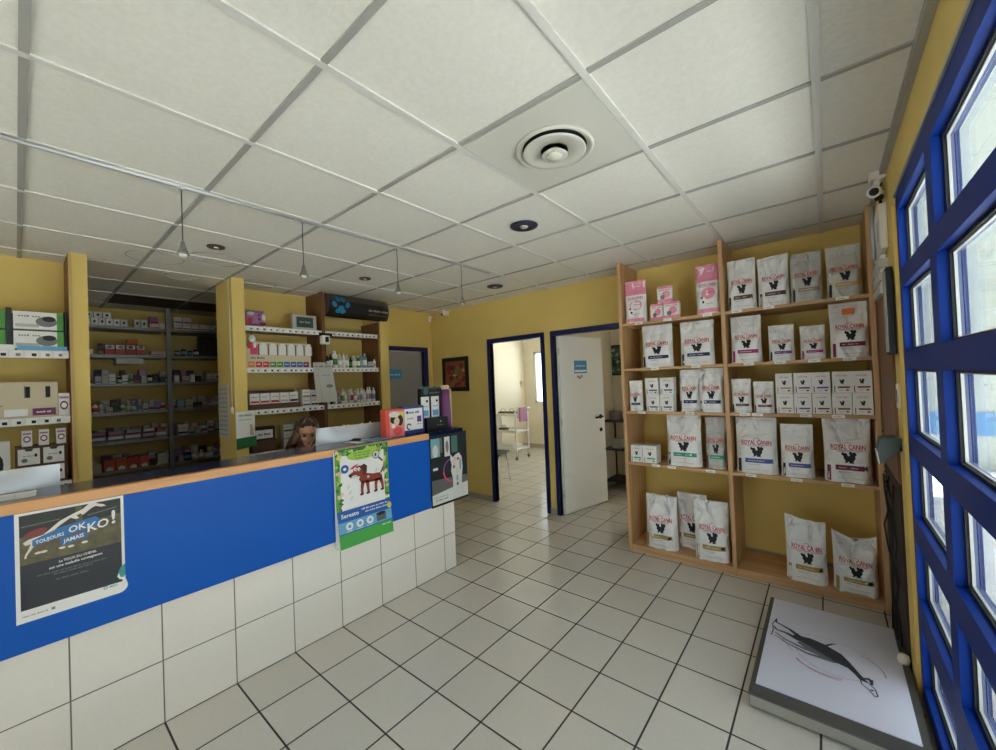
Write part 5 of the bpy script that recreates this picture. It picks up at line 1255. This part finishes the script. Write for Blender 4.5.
for s in (-1, 1):      # five fingers, unequal and a little curled
    for k, (dy, L, r_) in enumerate(((-.026, .058, .0078), (-.009, .070, .0085), (.009, .066, .0085), (.026, .050, .0075))):
        y0 = s*.115+dy; f = {'a': ((.325, y0*.98+s*.002, .785), r_*1.05), 'b': ((.335+L*.45, y0, .790), r_), 'c': ((.335+L*.8, y0, .780), r_*.92), 'd': ((.335+L, y0, .768), r_*.8)}
        fm = skin_mesh(f, [('a','b'),('b','c'),('c','d')], 1); bm.from_mesh(fm)
    f = {'a': ((.285, s*.115-s*.018, .780), .011), 'b': ((.315, s*.115-s*.045, .776), .010), 'c': ((.345, s*.115-s*.055, .770), .0085)}
    bm.from_mesh(skin_mesh(f, [('a','b'),('b','c')], 1))
# head: skull, jaw, nose, brow, cheeks, ears, lips
ell(bm, (-.010, 0, .030), (.092, .074, .090), HM, 24); ell(bm, (.030, 0, -.030), (.058, .056, .070), HM, 20); ell(bm, (.062, 0, -.082), (.026, .028, .022), HM)
ell(bm, (.088, 0, -.018), (.016, .012, .014), HM, 12); ell(bm, (.082, 0, .004), (.012, .008, .028), HM, 12); ell(bm, (.066, 0, .035), (.020, .046, .013), HM)
for s in (-1, 1): ell(bm, (.052, s*.034, -.020), (.026, .022, .024), HM); ell(bm, (-.005, s*.074, -.005), (.018, .008, .030), HM, 12)
ell(bm, (.078, 0, -.050), (.012, .022, .006), HM, 12); ell(bm, (.076, 0, -.060), (.011, .018, .006), HM, 12); ell(bm, (-.02, 0, -.055), (.045, .045, .06), HM)
me = remeshed(bm, .0055)
M_skin = mat('skin', (222,168,140), .5, var=.03, scale=12)
me.materials.append(M_skin); body = bpy.data.objects.new('body', me); COL.objects.link(body); body.parent = pr
# clothes follow the same skeleton
def cloth(name, keys, edges, grow, m, override={}):
    j = {}
    for k in keys:
        r = override.get(k, J[k][1] if isinstance(J[k][1], tuple) else (J[k][1], J[k][1])); r = r if isinstance(r, tuple) else (r, r); j[k] = (J[k][0], (r[0]+grow, r[1]+grow))
    b = bmesh.new(); b.from_mesh(skin_mesh(j, edges)); me = remeshed(b, .012); me.materials.append(m)
    o = bpy.data.objects.new(name, me); COL.objects.link(o); o.parent = pr
J['wrl2'] = ((.215, .147, .787), .027); J['wrr2'] = ((.215, -.147, .787), .027); J['nk2'] = ((.014, 0, 1.062), (.062, .058)); J['anl2'] = ((.221, .13, .14), .04); J['anr2'] = ((.221, -.13, .14), .04)
cloth('sweater', ['pelvis','waist','chest','upper','nk2','shl','ell','wrl2','shr','elr','wrr2'], [('pelvis','waist'),('waist','chest'),('chest','upper'),('upper','nk2'),('upper','shl'),('shl','ell'),('ell','wrl2'),('upper','shr'),('shr','elr'),('elr','wrr2')], .014, mat('navy knit', (28,32,48), .85, var=.1, scale=30), {'shl': .066, 'shr': .066, 'upper': (.128, .098), 'chest': (.150, .118), 'nk2': (.058, .056)})
cloth('trousers', ['pelvis','hipl','knl','anl2','hipr','knr','anr2'], [('pelvis','hipl'),('hipl','knl'),('knl','anl2'),('pelvis','hipr'),('hipr','knr'),('knr','anr2')], .008, mat('dark denim', (44,52,76), .8, var=.1, scale=30), {'pelvis': (.125, .10)})
M_shoe = mat('black shoe', (26,26,28), .5)
for s in (-1, 1):
    b = bmesh.new(); ell(b, (.30, s*.140, .040), (.125, .048, .036)); ell(b, (.225, s*.132, .07), (.05, .042, .05))
    for v in b.verts: v.co.z = max(v.co.z, .002)
    me = bpy.data.meshes.new('shoe'); b.to_mesh(me); b.free(); me.materials.append(M_shoe); o = bpy.data.objects.new('shoe', me); COL.objects.link(o); o.parent = pr
# hair: shell over the skull with parted locks falling to the shoulders
M_hair = mat('brown hair', (66,46,36), .5, var=.25, scale=16, bump=.4, stretch=(4,4,.6)); M_hair2 = mat('lighter hair strand', (132,100,74), .5, var=.2, scale=16, stretch=(4,4,.6))
b = bmesh.new()
g = bmesh.ops.create_uvsphere(b, u_segments=28, v_segments=20, radius=1)
for v in list(b.verts):
    x, y, z = v.co
    if x > .42 and z < .52-.25*abs(y): v.co.x = .42
    v.co = Vector((-.014+v.co.x*.100, y*.086, .034+z*.100))
for v in [v for v in b.verts if v.co.z < -.045]: v.co.z = -.045
for v in b.verts: v.co = HM @ v.co
me = bpy.data.meshes.new('hair'); b.to_mesh(me); b.free()
hb = MB(); hb.add([v.co[:] for v in me.vertices], [list(p.vertices) for p in me.polygons], M_hair, None, True); bpy.data.meshes.remove(me)
r = random.Random(3)
for s in (-1, 1):
    for k in range(11):
        a = -.062+.0125*k; rt = HM @ Vector((a, s*(.070+.006*math.sin(k)), .070-.010*k*.6)); md = HM @ Vector((a-.006, s*.086, -.02)); 
        e1 = Vector((md.x-.035, s*(.10+r.uniform(0, .02)), 1.08)); e2 = Vector((md.x-.055-.01*r.random(), s*(.115+r.uniform(-.01, .02)), .96+r.uniform(-.02, .03)))
        hb.tube([rt, md, (md+e1)/2, e1, (e1+e2)/2, e2], [.012, .016, .017, .016, .012, .004], M_hair2 if k in (8, 9, 10) else M_hair, 8)
for k in range(7):
    y = -.054+.018*k; rt = HM @ Vector((-.10, y, .03)); hb.tube([rt, HM @ Vector((-.115, y, -.04)), Vector((-.06, y*1.4, 1.05)), Vector((-.10, y*1.5, .95))], [.014, .018, .018, .006], M_hair, 8)
for s in (-1, 1):     # front strands from the parting
    for k in range(4):
        hb.tube([HM @ Vector((-.01+.008*k, s*.004, .134-.004*k)), HM @ Vector((.034, s*(.030+.004*k), .116-.004*k)), HM @ Vector((.030-.004*k, s*.064, .070)), HM @ Vector((.010-.006*k, s*.082, .01)), HM @ Vector((.0-.006*k, s*.088, -.06))], [.008, .010, .010, .010, .008], M_hair if k % 2 else M_hair2, 7)
hb.build('hair', pr)
for s in (-1, 1):
    e = MB(); b = bmesh.new(); ell(b, (.0745, s*.029, .010), (.0085, .0135, .0065), HM, 12); e.bm(b, mat('eye dark', (40,30,26), .2), None, True); e.build('eye', pr)
    e = MB(); e.tube([HM @ Vector((.082, s*.014, .030)), HM @ Vector((.083, s*.030, .034)), HM @ Vector((.074, s*.046, .028))], [.003, .0035, .002], M_hair, 6); e.build('eyebrow', pr)
e = MB(); b = bmesh.new(); ell(b, (.087, 0, -.052), (.006, .020, .0035), HM, 12); e.bm(b, mat('lips', (150,80,74), .5), None, True); e.build('lips', pr)
# office chair under the person
oc = thing('office_chair', 'dark office chair carrying the seated person, mostly hidden by the counter', 'chair', (PX-.14, PY, 0))
M_of = mat('charcoal upholstery', (48,48,52), .8)
MB().box(-.24, .24, -.23, .23, .365, .432, M_of, bev=.02).build('seat', oc); MB().box(-.30, -.24, -.20, .20, .50, .88, M_of, bev=.025).build('backrest', oc)
MB().box(-.285, -.255, -.03, .03, .36, .60, M_black).build('back_frame', oc); MB().tube([(0, 0, .10), (0, 0, .37)], .025, M_alu, 12).build('gas_lift', oc)
for k in range(5):
    a = 2*PI*k/5; lg = MB().tube([(0, 0, .11), (.27*math.cos(a), .27*math.sin(a), .07)], [.028, .016], M_black, 10).build('leg', oc)
    MB().lathe([(.025, -.012), (.025, .012)], M_black, 14, Matrix.Translation((.27*math.cos(a), .27*math.sin(a), .027)) @ Matrix.Rotation(PI/2, 4, 'X')).build('caster', lg)

# ------------------------------------------------------------------ camera
cam = bpy.data.cameras.new('camera'); co = bpy.data.objects.new('camera', cam); COL.objects.link(co)
yaw, pitch, roll, F_ = .6895, .0142, -.0407, 397.95
fw = Vector((-math.sin(yaw)*math.cos(pitch), math.cos(yaw)*math.cos(pitch), math.sin(pitch)))
rt0 = Vector((math.cos(yaw), math.sin(yaw), 0)); up0 = rt0.cross(fw)
cr_, sr_ = math.cos(roll), math.sin(roll)
rt = cr_*rt0+sr_*up0; up = -sr_*rt0+cr_*up0
co.matrix_world = Matrix(((rt.x, up.x, -fw.x, 0), (rt.y, up.y, -fw.y, 0), (rt.z, up.z, -fw.z, CAMZ), (0, 0, 0, 1)))
cam.sensor_fit = 'HORIZONTAL'; cam.sensor_width = 36; cam.lens = 36*F_/996; cam.clip_start = .02
sc.camera = co
# ------------------------------------------------------------------ daylight
wd = bpy.data.worlds.new('sky'); sc.world = wd; wd.use_nodes = True
n = wd.node_tree.nodes; l = wd.node_tree.links; bg = n['Background']
tcw = n.new('ShaderNodeTexCoord'); spw = n.new('ShaderNodeSeparateXYZ'); rw = n.new('ShaderNodeValToRGB')
l.new(tcw.outputs['Generated'], spw.inputs[0]); l.new(spw.outputs['Z'], rw.inputs['Fac'])
rw.color_ramp.elements[0].color = (.86,.90,.92,1); rw.color_ramp.elements[1].color = (.78,.88,1,1)
l.new(rw.outputs['Color'], bg.inputs['Color']); bg.inputs['Strength'].default_value = SKY
def portal(x, y, z, sx, sy, rot):
    a = bpy.data.lights.new('daylight_portal', 'AREA'); a.shape = 'RECTANGLE'; a.size = sx; a.size_y = sy; a.cycles.is_portal = True
    o = bpy.data.objects.new('daylight_portal', a); COL.objects.link(o); o.location = (x, y, z); o.rotation_euler = rot
portal(.44, (YE+Y1)/2, 1.2, 2.5, Y1-YE, (0, PI/2, 0))
portal((FW0+FW1)/2, -2.74, 1.2, FW1-FW0, 2.3, (PI/2, 0, PI))
portal((WX0+WX1)/2, 7.64, 1.6, 2.4, 1.2, (-PI/2, 0, PI))
portal(-.95, 5.72, 1.1, .5, 2.1, (-PI/2, 0, PI))
sn = bpy.data.lights.new('sun', 'SUN'); sn.energy = SUN; sn.angle = .02; sn.color = (1, .985, .96)
so = bpy.data.objects.new('sun', sn); COL.objects.link(so); so.rotation_euler = Vector((-.62, .25, 1)).to_track_quat('Z', 'Y').to_euler()
vs_ = sc.view_settings
vs_.view_transform = 'Standard'; vs_.look = 'None'; vs_.gamma = 1; vs_.exposure = EXPO; vs_.use_curve_mapping = False
sc.cycles.use_denoising = True; sc.cycles.max_bounces = 12; sc.cycles.diffuse_bounces = 8; sc.cycles.transparent_max_bounces = 24
sc.cycles.sample_clamp_indirect = 8; sc.cycles.caustics_reflective = False; sc.cycles.caustics_refractive = False
